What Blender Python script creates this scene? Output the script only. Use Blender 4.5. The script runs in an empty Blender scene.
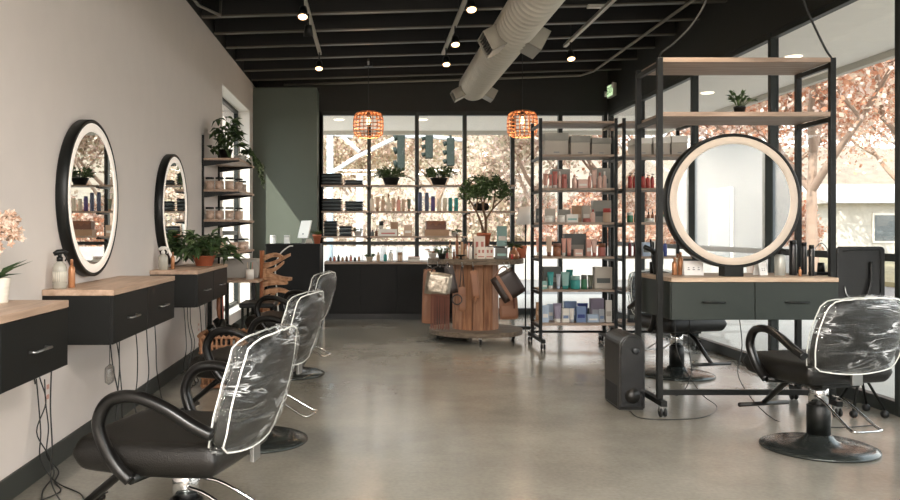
import bpy, math, random
from mathutils import Vector, Matrix, noise
random.seed(7)
R = math.radians
PI = math.pi
SC = bpy.context.scene
COL = SC.collection
F = 830.0
EYE = 1.2

# ---------------------------------------------------------------- camera, sky, sun, exposure
cam = bpy.data.cameras.new('camera')
cam.sensor_width = 36.0
cam.lens = F / 900 * 36
cam.shift_x = 80 / 900
cam.shift_y = -19 / 900
cam.clip_end = 500
co = bpy.data.objects.new('camera', cam)
co.location = (0, 0, EYE)
co.rotation_euler = (R(90), 0, 0)
COL.objects.link(co)
SC.camera = co
SC.view_settings.view_transform = 'Standard'
SC.view_settings.look = 'None'
SC.view_settings.gamma = 1.0
SC.view_settings.use_curve_mapping = False
SC.view_settings.exposure = 1.34

W = bpy.data.worlds.new('sky')
SC.world = W
W.use_nodes = True
wn = W.node_tree.nodes
bg = wn['Background']
tc = wn.new('ShaderNodeTexCoord')
sep = wn.new('ShaderNodeSeparateXYZ')
rmp = wn.new('ShaderNodeValToRGB')
rmp.color_ramp.elements[0].position = 0.0
rmp.color_ramp.elements[0].color = (1.0, 0.97, 0.93, 1)
rmp.color_ramp.elements[1].position = 0.6
rmp.color_ramp.elements[1].color = (0.80, 0.90, 1.0, 1)
W.node_tree.links.new(tc.outputs['Generated'], sep.inputs[0])
W.node_tree.links.new(sep.outputs['Z'], rmp.inputs[0])
W.node_tree.links.new(rmp.outputs[0], bg.inputs[0])
bg.inputs[1].default_value = 1.6

sd = bpy.data.lights.new('sun', 'SUN')
sd.energy = 3.1
sd.angle = R(0.6)
sd.color = (1.0, 0.94, 0.84)
so = bpy.data.objects.new('sun', sd)
so.rotation_euler = Vector((0.57, 1.0, -0.81)).to_track_quat('-Z', 'Y').to_euler()
so.location = (-6, -8, 12)
COL.objects.link(so)

def area(name, loc, rot, sx, sy, power, color=(1, 1, 1)):
    d = bpy.data.lights.new(name, 'AREA')
    d.shape = 'RECTANGLE'
    d.size, d.size_y = sx, sy
    d.energy = power
    d.color = color
    o = bpy.data.objects.new(name, d)
    o.location = loc
    o.rotation_euler = rot
    COL.objects.link(o)
    return o
# added fill lights, no real fixtures, brightening the room from behind the viewpoint
for k, yy in enumerate((-2.3, -0.6)):
    for xx in (-0.4, 2.0):
        area('ceiling_panel_light', (xx, yy, 2.99), (0, 0, 0), 1.3, 0.6, 125, (1.0, 0.965, 0.915))

# ---------------------------------------------------------------- mesh helper
class MB:
    def __init__(s):
        s.v = []; s.f = []; s.m = []; s.s = []
    def add(s, vs, fs, mi=0, sm=False):
        n = len(s.v)
        s.v += [tuple(p) for p in vs]
        for f in fs:
            s.f.append(tuple(i + n for i in f)); s.m.append(mi); s.s.append(sm)
        return s
    def box(s, x0, x1, y0, y1, z0, z1, mi=0, M=None):
        vs = [Vector((x, y, z)) for z in (z0, z1) for y in (y0, y1) for x in (x0, x1)]
        if M is not None: vs = [M @ p for p in vs]
        return s.add(vs, [(0,2,3,1),(4,5,7,6),(0,1,5,4),(1,3,7,5),(3,2,6,7),(2,0,4,6)], mi)
    def cyl(s, p0, p1, r0, r1=None, n=16, mi=0, caps=True):
        if r1 is None: r1 = r0
        return s.tube([p0, p1], [r0, r1], n, mi, caps)
    def tube(s, pts, r, n=8, mi=0, caps=True, flat=1.0):
        pts = [Vector(p) for p in pts]
        if not isinstance(r, (list, tuple)): r = [r] * len(pts)
        vs = []; up = None
        for i, p in enumerate(pts):
            a = pts[max(0, i-1)]; b = pts[min(len(pts)-1, i+1)]
            t = (b - a)
            t = t.normalized() if t.length > 1e-9 else Vector((0, 0, 1))
            if up is None:
                up = Vector((0, 0, 1)) if abs(t.z) < 0.9 else Vector((1, 0, 0))
            u = up - t * up.dot(t)
            u = u.normalized() if u.length > 1e-6 else t.orthogonal().normalized()
            w = t.cross(u); up = u
            for k in range(n):
                a_ = 2 * PI * k / n
                vs.append(p + u * (r[i] * math.cos(a_)) + w * (r[i] * flat * math.sin(a_)))
        fs = []
        for i in range(len(pts) - 1):
            for k in range(n):
                k2 = (k + 1) % n
                fs.append((i*n+k, i*n+k2, (i+1)*n+k2, (i+1)*n+k))
        base = len(s.v)
        s.add(vs, fs, mi, True)
        if caps:
            s.f.append(tuple(base + k for k in range(n))[::-1]); s.m.append(mi); s.s.append(False)
            s.f.append(tuple(base + (len(pts)-1)*n + k for k in range(n))); s.m.append(mi); s.s.append(False)
        return s
    def lathe(s, prof, c=(0, 0, 0), n=24, mi=0, M=None, sm=True, sq=1.0):
        vs = []
        for (r, z) in prof:
            for k in range(n):
                a = 2 * PI * k / n
                p = Vector((r * math.cos(a), r * math.sin(a) * sq, z))
                if M is not None: p = M @ p
                vs.append(p + Vector(c))
        fs = []
        for i in range(len(prof) - 1):
            for k in range(n):
                k2 = (k + 1) % n
                fs.append((i*n+k, i*n+k2, (i+1)*n+k2, (i+1)*n+k))
        base = len(s.v)
        s.add(vs, fs, mi, sm)
        if prof[0][0] > 1e-4:
            s.f.append(tuple(base + k for k in range(n))[::-1]); s.m.append(mi); s.s.append(False)
        if prof[-1][0] > 1e-4:
            s.f.append(tuple(base + (len(prof)-1)*n + k for k in range(n))); s.m.append(mi); s.s.append(False)
        return s
    def slab(s, fn, nu=14, nv=14, T=0.05, k=0.35, e=6, mi=0):
        """closed cushion: fn(u, v, t) gives a point; the outline is a rounded square"""
        vs = []; fs = []
        for side in (0, 1):
            for j in range(nv + 1):
                for i in range(nu + 1):
                    u = -1 + 2 * i / nu; v = -1 + 2 * j / nv
                    ed = max(abs(u), abs(v))
                    t = T * math.sqrt(max(0.0, 1 - ed ** e)) * (1 if side else -1)
                    vs.append(fn(u * math.sqrt(1 - v*v*k), v * math.sqrt(1 - u*u*k), t))
        N = (nu + 1) * (nv + 1)
        for j in range(nv):
            for i in range(nu):
                a = j*(nu+1)+i; b = a+1; c = b+nu+1; d = a+nu+1
                fs.append((a, d, c, b)); fs.append((N+a, N+b, N+c, N+d))
        s.add(vs, fs, mi, True)
        return s
    def leaf(s, p, d, nrm, L, w, mi=0, fold=0.25):
        p = Vector(p); d = Vector(d).normalized(); nrm = Vector(nrm)
        sd_ = d.cross(nrm)
        sd_ = sd_.normalized() if sd_.length > 1e-5 else d.orthogonal().normalized()
        up = sd_.cross(d)
        m1 = p + d * L * 0.5 - up * L * 0.04; tip = p + d * L - up * L * 0.18
        a = p + d * L * 0.42 + sd_ * w * 0.5 + up * w * fold
        b = p + d * L * 0.42 - sd_ * w * 0.5 + up * w * fold
        s.add([p, a, tip, b, m1], [(0, 1, 4), (1, 2, 4), (4, 2, 3), (0, 4, 3)], mi, False)
        return s
    def build(s, name, mats, parent=None, bevel=0, seg=2, weld=False, subs=0, solid=0):
        me = bpy.data.meshes.new(name)
        me.from_pydata(s.v, [], s.f)
        if not isinstance(mats, (list, tuple)): mats = [mats]
        for m in mats: me.materials.append(m)
        for p, mi, sm in zip(me.polygons, s.m, s.s):
            p.material_index = mi; p.use_smooth = sm
        if weld:
            import bmesh
            bm = bmesh.new(); bm.from_mesh(me)
            bmesh.ops.remove_doubles(bm, verts=bm.verts, dist=1e-5)
            bm.to_mesh(me); bm.free()
        me.update()
        o = bpy.data.objects.new(name, me)
        COL.objects.link(o)
        if parent is not None: o.parent = parent
        if bevel:
            b = o.modifiers.new('edge', 'BEVEL'); b.width = bevel; b.segments = seg
            b.limit_method = 'ANGLE'; b.angle_limit = R(40)
        if subs:
            q = o.modifiers.new('smooth', 'SUBSURF'); q.levels = q.render_levels = subs
        return o

def tag(o, label=None, cat=None, group=None, kind=None):
    if label: o['label'] = label
    if cat: o['category'] = cat
    if group: o['group'] = group
    if kind: o['kind'] = kind
    return o
def empty(name, loc=(0, 0, 0), rz=0.0):
    o = bpy.data.objects.new(name, None)
    o.location = loc; o.rotation_euler = (0, 0, rz); o.empty_display_size = 0.1
    COL.objects.link(o)
    return o
def kids(o): return [c for c in COL.objects if c.parent == o]
def copy_tree(o, parent=None, tree=None):
    if tree is None:
        tree = {}
        for c in COL.objects:
            if c.parent: tree.setdefault(c.parent.name, []).append(c)
    c = o.copy(); COL.objects.link(c)
    if parent: c.parent = parent
    for ch in tree.get(o.name, []): copy_tree(ch, c, tree)
    return c
def at(px, py, Y):
    """a point read off the photograph at a known distance Y"""
    return Vector(((px - 370) / F * Y, Y, EYE - (py - 231) / F * Y))
def smooth(pts, n=6):
    """Catmull-Rom through the points"""
    P = [Vector(p) for p in pts]; P = [P[0]*2-P[1]] + P + [P[-1]*2-P[-2]]
    out = []
    for i in range(1, len(P) - 2):
        for k in range(n):
            t = k / n
            a, b, c, d = P[i-1], P[i], P[i+1], P[i+2]
            out.append(0.5*((2*b)+(c-a)*t+(2*a-5*b+4*c-d)*t*t+(3*b-a-3*c+d)*t*t*t))
    out.append(P[-2])
    return out

# ---------------------------------------------------------------- materials
def srgb(r, g, b):
    f = lambda c: (c/255/12.92) if c/255 <= .04045 else ((c/255+.055)/1.055)**2.4
    return (f(r), f(g), f(b), 1)
_M = {}
def mat(name, c, rough=0.5, metal=0.0, vary=0.0, vscale=6.0, bump=0.0, bscale=60.0, emit=None, es=0.0, coat=0.0, spec=None):
    if name in _M: return _M[name]
    m = bpy.data.materials.new(name); m.use_nodes = True
    N = m.node_tree.nodes; L = m.node_tree.links
    b = N['Principled BSDF']
    col = srgb(*c)
    b.inputs['Base Color'].default_value = col
    b.inputs['Roughness'].default_value = rough
    b.inputs['Metallic'].default_value = metal
    if coat: b.inputs['Coat Weight'].default_value = coat
    if spec is not None: b.inputs['Specular IOR Level'].default_value = spec
    t = N.new('ShaderNodeTexCoord')
    ns = N.new('ShaderNodeTexNoise'); ns.inputs['Scale'].default_value = vscale; ns.inputs['Detail'].default_value = 4
    L.new(t.outputs['Object'], ns.inputs['Vector'])
    mx = N.new('ShaderNodeMix'); mx.data_type = 'RGBA'
    v = max(vary, 0.04)
    mx.inputs[6].default_value = tuple(x*(1-v) for x in col[:3]) + (1,)
    mx.inputs[7].default_value = tuple(min(1, x*(1+v)) for x in col[:3]) + (1,)
    L.new(ns.outputs[0], mx.inputs[0]); L.new(mx.outputs[2], b.inputs['Base Color'])
    if bump:
        n2 = N.new('ShaderNodeTexNoise'); n2.inputs['Scale'].default_value = bscale
        L.new(t.outputs['Object'], n2.inputs['Vector'])
        bp = N.new('ShaderNodeBump'); bp.inputs['Strength'].default_value = bump; bp.inputs['Distance'].default_value = 0.01
        L.new(n2.outputs[0], bp.inputs['Height']); L.new(bp.outputs[0], b.inputs['Normal'])
    if emit:
        b.inputs['Emission Color'].default_value = srgb(*emit); b.inputs['Emission Strength'].default_value = es
    _M[name] = m
    return m
def wood(name, c1, c2, rough=0.5, axis='X', scale=1.0):
    if name in _M: return _M[name]
    m = bpy.data.materials.new(name); m.use_nodes = True
    N = m.node_tree.nodes; L = m.node_tree.links; b = N['Principled BSDF']
    t = N.new('ShaderNodeTexCoord'); mp = N.new('ShaderNodeMapping')
    sc = {'X': (1.2, 14, 14), 'Y': (14, 1.2, 14), 'Z': (14, 14, 1.2)}[axis]
    mp.inputs['Scale'].default_value = tuple(q * scale for q in sc)
    ns = N.new('ShaderNodeTexNoise'); ns.inputs['Scale'].default_value = 2.2; ns.inputs['Detail'].default_value = 6; ns.inputs['Distortion'].default_value = 0.6
    rp = N.new('ShaderNodeValToRGB')
    rp.color_ramp.elements[0].position = 0.3; rp.color_ramp.elements[0].color = srgb(*c1)
    rp.color_ramp.elements[1].position = 0.7; rp.color_ramp.elements[1].color = srgb(*c2)
    L.new(t.outputs['Object'], mp.inputs[0]); L.new(mp.outputs[0], ns.inputs['Vector'])
    L.new(ns.outputs[0], rp.inputs[0]); L.new(rp.outputs[0], b.inputs['Base Color'])
    bp = N.new('ShaderNodeBump'); bp.inputs['Strength'].default_value = 0.15; bp.inputs['Distance'].default_value = 0.003
    L.new(ns.outputs[0], bp.inputs['Height']); L.new(bp.outputs[0], b.inputs['Normal'])
    b.inputs['Roughness'].default_value = rough
    _M[name] = m
    return m
def fres(N, L, f0=.04, amp=.8, p=5.0, nrm=None):
    lw = N.new('ShaderNodeLayerWeight'); lw.inputs[0].default_value = .5
    if nrm is not None: L.new(nrm, lw.inputs['Normal'])
    pw = N.new('ShaderNodeMath'); pw.operation = 'POWER'; pw.inputs[1].default_value = p; L.new(lw.outputs['Facing'], pw.inputs[0])
    ma = N.new('ShaderNodeMath'); ma.operation = 'MULTIPLY_ADD'; ma.inputs[1].default_value = amp; ma.inputs[2].default_value = f0; L.new(pw.outputs[0], ma.inputs[0])
    return ma.outputs[0]
def thin_glass(name, tint=(1, 1, 1, 1), refl=0.08, rough=0.0):
    if name in _M: return _M[name]
    m = bpy.data.materials.new(name); m.use_nodes = True
    N = m.node_tree.nodes; L = m.node_tree.links
    for n in list(N): N.remove(n)
    o = N.new('ShaderNodeOutputMaterial'); tr = N.new('ShaderNodeBsdfTransparent'); gl = N.new('ShaderNodeBsdfGlossy')
    tr.inputs[0].default_value = tint; gl.inputs['Roughness'].default_value = rough
    mx = N.new('ShaderNodeMixShader'); L.new(fres(N, L, refl*.5), mx.inputs[0])
    L.new(tr.outputs[0], mx.inputs[1]); L.new(gl.outputs[0], mx.inputs[2]); L.new(mx.outputs[0], o.inputs[0])
    _M[name] = m
    return m
def film():
    """crinkled clear plastic"""
    m = bpy.data.materials.new('clear plastic film'); m.use_nodes = True
    N = m.node_tree.nodes; L = m.node_tree.links
    for n in list(N): N.remove(n)
    o = N.new('ShaderNodeOutputMaterial'); tr = N.new('ShaderNodeBsdfTransparent'); gl = N.new('ShaderNodeBsdfGlossy'); df = N.new('ShaderNodeBsdfDiffuse')
    df.inputs[0].default_value = (0.8, 0.82, 0.82, 1); gl.inputs['Roughness'].default_value = 0.08
    tr.inputs[0].default_value = (0.93, 0.94, 0.94, 1)
    t = N.new('ShaderNodeTexCoord'); mp = N.new('ShaderNodeMapping'); mp.inputs['Rotation'].default_value = (0.5, 0.3, 0.2); mp.inputs['Scale'].default_value = (2.4, 1.2, 6.5)
    ns = N.new('ShaderNodeTexNoise'); ns.inputs['Scale'].default_value = 2.2; ns.inputs['Detail'].default_value = 5; ns.inputs['Distortion'].default_value = 1.3
    L.new(t.outputs['Object'], mp.inputs[0]); L.new(mp.outputs[0], ns.inputs['Vector'])
    bp = N.new('ShaderNodeBump'); bp.inputs['Strength'].default_value = 1.0; bp.inputs['Distance'].default_value = 0.05
    L.new(ns.outputs[0], bp.inputs['Height']); L.new(bp.outputs[0], gl.inputs['Normal'])
    # painted white glints along creases where the noise crosses its middle value, in patches
    sb = N.new('ShaderNodeMath'); sb.operation = 'SUBTRACT'; sb.inputs[1].default_value = .5; L.new(ns.outputs[0], sb.inputs[0])
    ab = N.new('ShaderNodeMath'); ab.operation = 'ABSOLUTE'; L.new(sb.outputs[0], ab.inputs[0])
    rp = N.new('ShaderNodeMapRange'); rp.inputs[1].default_value = 0.0; rp.inputs[2].default_value = .030; rp.inputs[3].default_value = .80; rp.inputs[4].default_value = .0
    L.new(ab.outputs[0], rp.inputs[0])
    n3 = N.new('ShaderNodeTexNoise'); n3.inputs['Scale'].default_value = 4.5; n3.inputs['Detail'].default_value = 2; L.new(t.outputs['Object'], n3.inputs['Vector'])
    mk = N.new('ShaderNodeMapRange'); mk.inputs[1].default_value = .44; mk.inputs[2].default_value = .66; mk.inputs[3].default_value = .06; mk.inputs[4].default_value = 1.0; L.new(n3.outputs[0], mk.inputs[0])
    mm = N.new('ShaderNodeMath'); mm.operation = 'MULTIPLY_ADD'; mm.inputs[2].default_value = .008; L.new(rp.outputs[0], mm.inputs[0]); L.new(mk.outputs[0], mm.inputs[1])
    m1 = N.new('ShaderNodeMixShader'); L.new(mm.outputs[0], m1.inputs[0]); L.new(tr.outputs[0], m1.inputs[1]); L.new(df.outputs[0], m1.inputs[2])
    m2 = N.new('ShaderNodeMixShader'); L.new(fres(N, L, .05, .45, 3.5, bp.outputs[0]), m2.inputs[0]); L.new(m1.outputs[0], m2.inputs[1]); L.new(gl.outputs[0], m2.inputs[2])
    L.new(m2.outputs[0], o.inputs[0])
    _M['film'] = m
    return m
def concrete():
    m = bpy.data.materials.new('polished concrete'); m.use_nodes = True
    N = m.node_tree.nodes; L = m.node_tree.links; b = N['Principled BSDF']
    t = N.new('ShaderNodeTexCoord')
    n1 = N.new('ShaderNodeTexNoise'); n1.inputs['Scale'].default_value = 0.9; n1.inputs['Detail'].default_value = 8; n1.inputs['Roughness'].default_value = 0.65
    n2 = N.new('ShaderNodeTexNoise'); n2.inputs['Scale'].default_value = 45; n2.inputs['Detail'].default_value = 3
    L.new(t.outputs['Object'], n1.inputs['Vector']); L.new(t.outputs['Object'], n2.inputs['Vector'])
    rp = N.new('ShaderNodeValToRGB')
    rp.color_ramp.elements[0].position = 0.32; rp.color_ramp.elements[0].color = srgb(114, 111, 102)
    rp.color_ramp.elements[1].position = 0.68; rp.color_ramp.elements[1].color = srgb(148, 144, 134)
    L.new(n1.outputs[0], rp.inputs[0])
    mx = N.new('ShaderNodeMix'); mx.data_type = 'RGBA'; mx.blend_type = 'OVERLAY'; mx.inputs[0].default_value = 0.22
    L.new(rp.outputs[0], mx.inputs[6]); L.new(n2.outputs[0], mx.inputs[7]); L.new(mx.outputs[2], b.inputs['Base Color'])
    rr = N.new('ShaderNodeMapRange'); rr.inputs[3].default_value = 0.12; rr.inputs[4].default_value = 0.26
    L.new(n1.outputs[0], rr.inputs[0]); L.new(rr.outputs[0], b.inputs['Roughness'])
    bp = N.new('ShaderNodeBump'); bp.inputs['Strength'].default_value = 0.05; bp.inputs['Distance'].default_value = 0.004
    L.new(n2.outputs[0], bp.inputs['Height']); L.new(bp.outputs[0], b.inputs['Normal'])
    _M['concrete'] = m
    return m

CONC = concrete()
FILM = film()
GLASS = thin_glass('window glass', (0.97, 0.98, 0.97, 1), 0.06)
WALL = mat('warm off white paint', (216, 206, 199), 0.7, bump=0.03, bscale=180)
REVEAL = mat('white paint', (232, 228, 220), 0.6)
GREEN = mat('grey green paint', (82, 89, 79), 0.6, bump=0.03, bscale=120)
BULK = mat('dark olive paint', (25, 26, 20), 0.6, vary=0.12, vscale=3, bump=0.1, bscale=30)
DECK = mat('black ceiling paint', (11, 10, 8), 0.6)
FLANGE = mat('dusty black steel paint', (76, 71, 60), 0.45)  # black paint; daylight caught by the flanges is put into the lighter colour
BASEB = mat('charcoal baseboard', (50, 52, 48), 0.5)
BLK = mat('black steel', (10, 12, 10), 0.42, spec=.35)
FRM = mat('dark bronze window frame', (24, 30, 26), 0.45)
CAB = mat('matte black cabinet', (13, 14, 12), 0.45, spec=.3)
CABB = mat('black counter panel', (13, 13, 11), 0.5, spec=.2)
CABG = mat('dark grey green cabinet', (44, 50, 46), 0.5, spec=.35)
OAK = wood('light oak desktop X', (160, 132, 110), (194, 168, 146), 0.45, 'X')
OAKY = wood('light oak desktop Y', (156, 128, 106), (192, 164, 142), 0.45, 'Y')
WBRD = wood('shelf board', (138, 116, 98), (174, 152, 134), 0.5, 'X')
CHROME = mat('chrome', (205, 205, 205), 0.12, metal=1.0)
STEEL = mat('brushed steel', (150, 150, 148), 0.3, metal=0.9)
GALV = mat('galvanised duct', (196, 192, 180), 0.45, metal=0.15, vary=0.1)
LEATH = mat('black vinyl', (16, 14, 11), 0.38, spec=.35, bump=0.25, bscale=250)
ARM = mat('black chair arm plastic', (12, 11, 10), 0.3, spec=.4)
CBASE = mat('dark gunmetal base', (58, 62, 60), 0.22, metal=0.6)
MIRROR = mat('mirror silver', (235, 238, 236), 0.0, metal=1.0)
_M['mirror silver'].node_tree.nodes['Principled BSDF'].inputs['Roughness'].default_value = 0.01
RINGW = mat('bright lit ring', (236, 228, 218), .5, emit=(255, 240, 226), es=.12)
RING = mat('frosted lit ring', (196, 182, 167), 0.5, emit=(255, 232, 212), es=0.01)
TERRA = mat('terracotta', (176, 98, 66), 0.7, vary=0.12)
SOIL = mat('potting soil', (48, 36, 26), 0.9)
LEAFG = mat('dark green leaf', (56, 78, 44), 0.45, vary=0.35, vscale=20)
LEAFG2 = mat('mid green leaf', (84, 104, 62), 0.5, vary=0.35, vscale=20)
BARK = mat('brown bark', (112, 88, 66), 0.8, vary=0.2, vscale=20)
WHITE = mat('white plastic', (228, 224, 216), 0.4)
CREAM = mat('cream plastic', (222, 208, 186), 0.4)
AMBER = mat('amber bronze bottle', (176, 122, 84), 0.25, metal=0.3)
COPPER = mat('copper lid', (170, 120, 88), 0.3, metal=0.6)
CABLE = mat('black cable rubber', (26, 26, 24), 0.5)
PIPING = mat('white welt', (222, 222, 216), 0.35)
RUBBER = mat('black rubber', (22, 22, 22), 0.6)
# ================================================================ THE SETTING
XL, XR, YB, YF = -1.61, 3.41, 11.9, -3.5
def zc(x): return 3.24 + 0.03 * (x + 1.61)
def struct(mb, name, m, **k): return tag(mb.build(name, m, **k), kind='structure')

struct(MB().box(XL-0.4, XR+0.12, YF-0.2, YB+0.12, -0.15, 0), 'floor', CONC)
# roof deck follows the fall of the roof, joists under it
mb = MB()
a, b_ = zc(XL-0.4)+0.24, zc(XR+0.2)+0.24
mb.add([(XL-.4,YF-.2,a),(XR+.2,YF-.2,b_),(XR+.2,YB+.3,b_),(XL-.4,YB+.3,a),(XL-.4,YF-.2,a+.3),(XR+.2,YF-.2,b_+.3),(XR+.2,YB+.3,b_+.3),(XL-.4,YB+.3,a+.3)],
       [(0,3,2,1),(4,5,6,7),(0,1,5,4),(1,2,6,5),(2,3,7,6),(3,0,4,7)])
struct(mb, 'ceiling', DECK)
yj = 11.27
while yj > YF + 0.3:
    mb = MB()
    z0, z1 = zc(XL), zc(XR)
    def bar(y0, y1, d0, d1, mi):
        mb.add([(XL,y0,z0+d0),(XR,y0,z1+d0),(XR,y1,z1+d0),(XL,y1,z0+d0),(XL,y0,z0+d1),(XR,y0,z1+d1),(XR,y1,z1+d1),(XL,y1,z0+d1)],
               [(0,3,2,1),(4,5,6,7),(0,1,5,4),(1,2,6,5),(2,3,7,6),(3,0,4,7)], mi)
    bar(yj-0.006, yj+0.006, 0.014, 0.24, 1)
    bar(yj-0.035, yj+0.035, 0, 0.014, 0)
    struct(mb, 'beam', [FLANGE, DECK])
    yj -= 0.665
# left wall with a deep floor-length window opening
XO = XL - 0.40
wy0, wy1, wz0, wz1 = 9.03, 11.1, 0.22, 2.81
mb = MB()
mb.box(XO, XL, YF-.2, wy0, 0, 3.22); mb.box(XO, XL, wy1, YB+.12, 0, 3.22)
mb.box(XO, XL, wy0, wy1, 0, wz0); mb.box(XO, XL, wy0, wy1, wz1, 3.22)
struct(mb, 'wall_left', WALL)
struct(MB().box(XO, XL-0.001, YF-.2, YB+.12, 3.22, 3.46), 'wall_left_upper', DECK)
mb = MB()
mb.box(XL-.15, XL+.002, wy0-.0, wy0+.012, wz0, wz1).box(XL-.15, XL+.002, wy1-.012, wy1, wz0, wz1)
mb.box(XL-.15, XL+.002, wy0, wy1, wz0, wz0+.012).box(XL-.15, XL+.002, wy0, wy1, wz1-.012, wz1)
struct(mb, 'trim_1', REVEAL)
# accent wall
struct(MB().box(XL, -0.73, 11.4, YB, 0, 3.17), 'wall_accent', GREEN)
# back bulkhead over the windows and right bulkhead
mb = MB(); mb.box(XL, XR, YB, YB+.12, 2.91, 3.62); mb.box(XL, -.69, YB, YB+.12, 0, 2.91)
struct(mb, 'wall_back', BULK)
struct(MB().box(XR, XR+.12, YF, YB+.12, 2.89, 3.62), 'wall_right', BULK)
struct(MB().box(XL, XR+.12, YF-.2, YF, 0, 3.62), 'wall_front', WALL)
struct(MB().box(XL, XL+.014, YF, 11.4, 0, .113), 'baseboard_left', BASEB, bevel=.003)
struct(MB().box(XL, XR, YF, YF+.014, 0, .113), 'baseboard_front', BASEB)

def glazing(name, n, vert, lo, hi, fixed, marks, z0, z1, rails, w=.055, d=.10):
    root = tag(empty(name, (0, 0, 0)), kind='structure')
    def bx(a0, a1, q0, q1, c0, c1):
        return MB().box(a0, a1, c0, c1, q0, q1) if vert == 'X' else MB().box(c0, c1, a0, a1, q0, q1)
    for mk in marks:
        bx(mk-w/2, mk+w/2, z0, z1, fixed, fixed+d).build('mullion', FRM, root, bevel=.004)
    for (za, zb) in [(z0, z0+.09), (z1-.05, z1)] + rails:
        bx(lo, hi, za, zb, fixed+.005, fixed+d-.005).build('rail', FRM, root, bevel=.003)
    ms = sorted(marks)
    zz = [z0+.09] + [q for r_ in rails for q in r_] + [z1-.05]
    for i in range(len(ms)-1):
        for j in range(0, len(zz), 2):
            bx(ms[i]+w/2, ms[i+1]-w/2, zz[j], zz[j+1], fixed+.045, fixed+.051).build('pane', GLASS, root)
    return root
glazing('window_1', 1, 'X', -.71, XR, YB, [-.70+.687*i for i in range(6)] + [XR-.03], 0, 2.91, [(1.0, 1.05)])
glazing('window_2', 2, 'Y', YF, YB, XR, [5.37+1.72*i for i in range(-5, 4)] + [YF+.03, YB-.03], 0, 2.89, [(1.0, 1.05)], w=.055, d=.07)
# left window
rt = tag(empty('window_3'), kind='structure')
for yy in (wy0+.035, 9.55, wy1-.035):
    MB().box(XL-.2, XL-.15, yy-.025, yy+.025, wz0, wz1).build('mullion', FRM, rt)
for z_ in (wz0, wz1-.05, 1.15):
    MB().box(XL-.198, XL-.152, wy0+.03, wy1-.03, z_, z_+.05).build('rail', FRM, rt)
MB().box(XL-.18, XL-.175, wy0+.06, wy1-.06, wz0+.05, wz1-.05).build('pane', GLASS, rt)

# ---------------------------------------------------------------- outside: ground, canopy, street, hill
ASPH = mat('sunlit asphalt', (118, 115, 112), 0.85, vary=0.15, vscale=0.5)  # the asphalt's own grey
PAVE = mat('pale concrete pavement', (176, 172, 164), 0.8, vary=0.08)
SOFF = mat('white soffit', (244, 236, 226), 0.7)
GRASS = mat('dry pale grass', (132, 122, 92), 0.9, vary=0.25, vscale=0.8)
mb = MB(); mb.add([(-60,-70,-.2),(90,-70,-.2),(90,95,-.2),(-60,95,-.2)], [(0,1,2,3)])
struct(mb, 'ground', ASPH)
mb = MB(); mb.box(XR+.12, 6.4, YF-3, 16, -.2, -.02); mb.box(XL-3, XR+.12, YB+.12, 16, -.2, -.02)
struct(mb, 'pavement', PAVE)
struct(MB().box(13, 60, -2, 60, -.2, -.08).box(-40, 13, 27, 70, -.2, -.08), 'lawn', GRASS)
mb = MB(); mb.box(XR+.12, 5.17, YF-1, 14.9, 3.0, 3.25); mb.box(XL-1, XR+.12, YB+.12, 14.9, 3.0, 3.25)
mb.box(5.17, 5.25, YF-1, 14.98, 2.93, 3.3, 1); mb.box(XL-1, 5.25, 14.9, 14.98, 2.93, 3.3, 1)
struct(mb, 'ceiling_canopy', [SOFF, mat('canopy fascia', (196, 190, 180), .6)])
LAMPW = mat('lit downlight lens', (255, 245, 230), .5, emit=(255, 236, 210), es=1.2)
for (x_, y_, lb) in ((.85, 13.4, 'round recessed downlight in the canopy outside the back windows'), (4.39, 10.8, 'round recessed canopy downlight above the small potted plant'),
                 (4.37, 8.56, 'round recessed canopy downlight seen above the right station frame'), (-.5, 13.4, 'round recessed canopy downlight outside near the first pendant')):
    o = MB().lathe([(.0, 2.988), (.07, 2.988), (.085, 2.999)], (x_, y_, 0), 20).build('downlight', LAMPW)
    tag(o, lb, 'light', 'recessed lights in the outside canopy')
# hill
mb = MB(); nx, ny = 60, 14; vs = []; fs = []
for j in range(ny+1):
    for i in range(nx+1):
        x = -60 + 150*i/nx; y = 46 + 44*j/ny
        z = -0.3 + 13*(j/ny)**0.8 * (0.75+.35*noise.noise(Vector((x*.03, y*.03, 0)))) + .8*noise.noise(Vector((x*.2, y*.2, 3)))*min(1,j)
        vs.append((x, y, z))
for j in range(ny):
    for i in range(nx):
        a = j*(nx+1)+i; fs.append((a, a+1, a+nx+2, a+nx+1))
mb.add(vs, fs, 0, True)
struct(mb, 'hill', mat('dry hillside scrub', (128, 114, 98), 0.9, vary=0.5, vscale=1.2))

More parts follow.
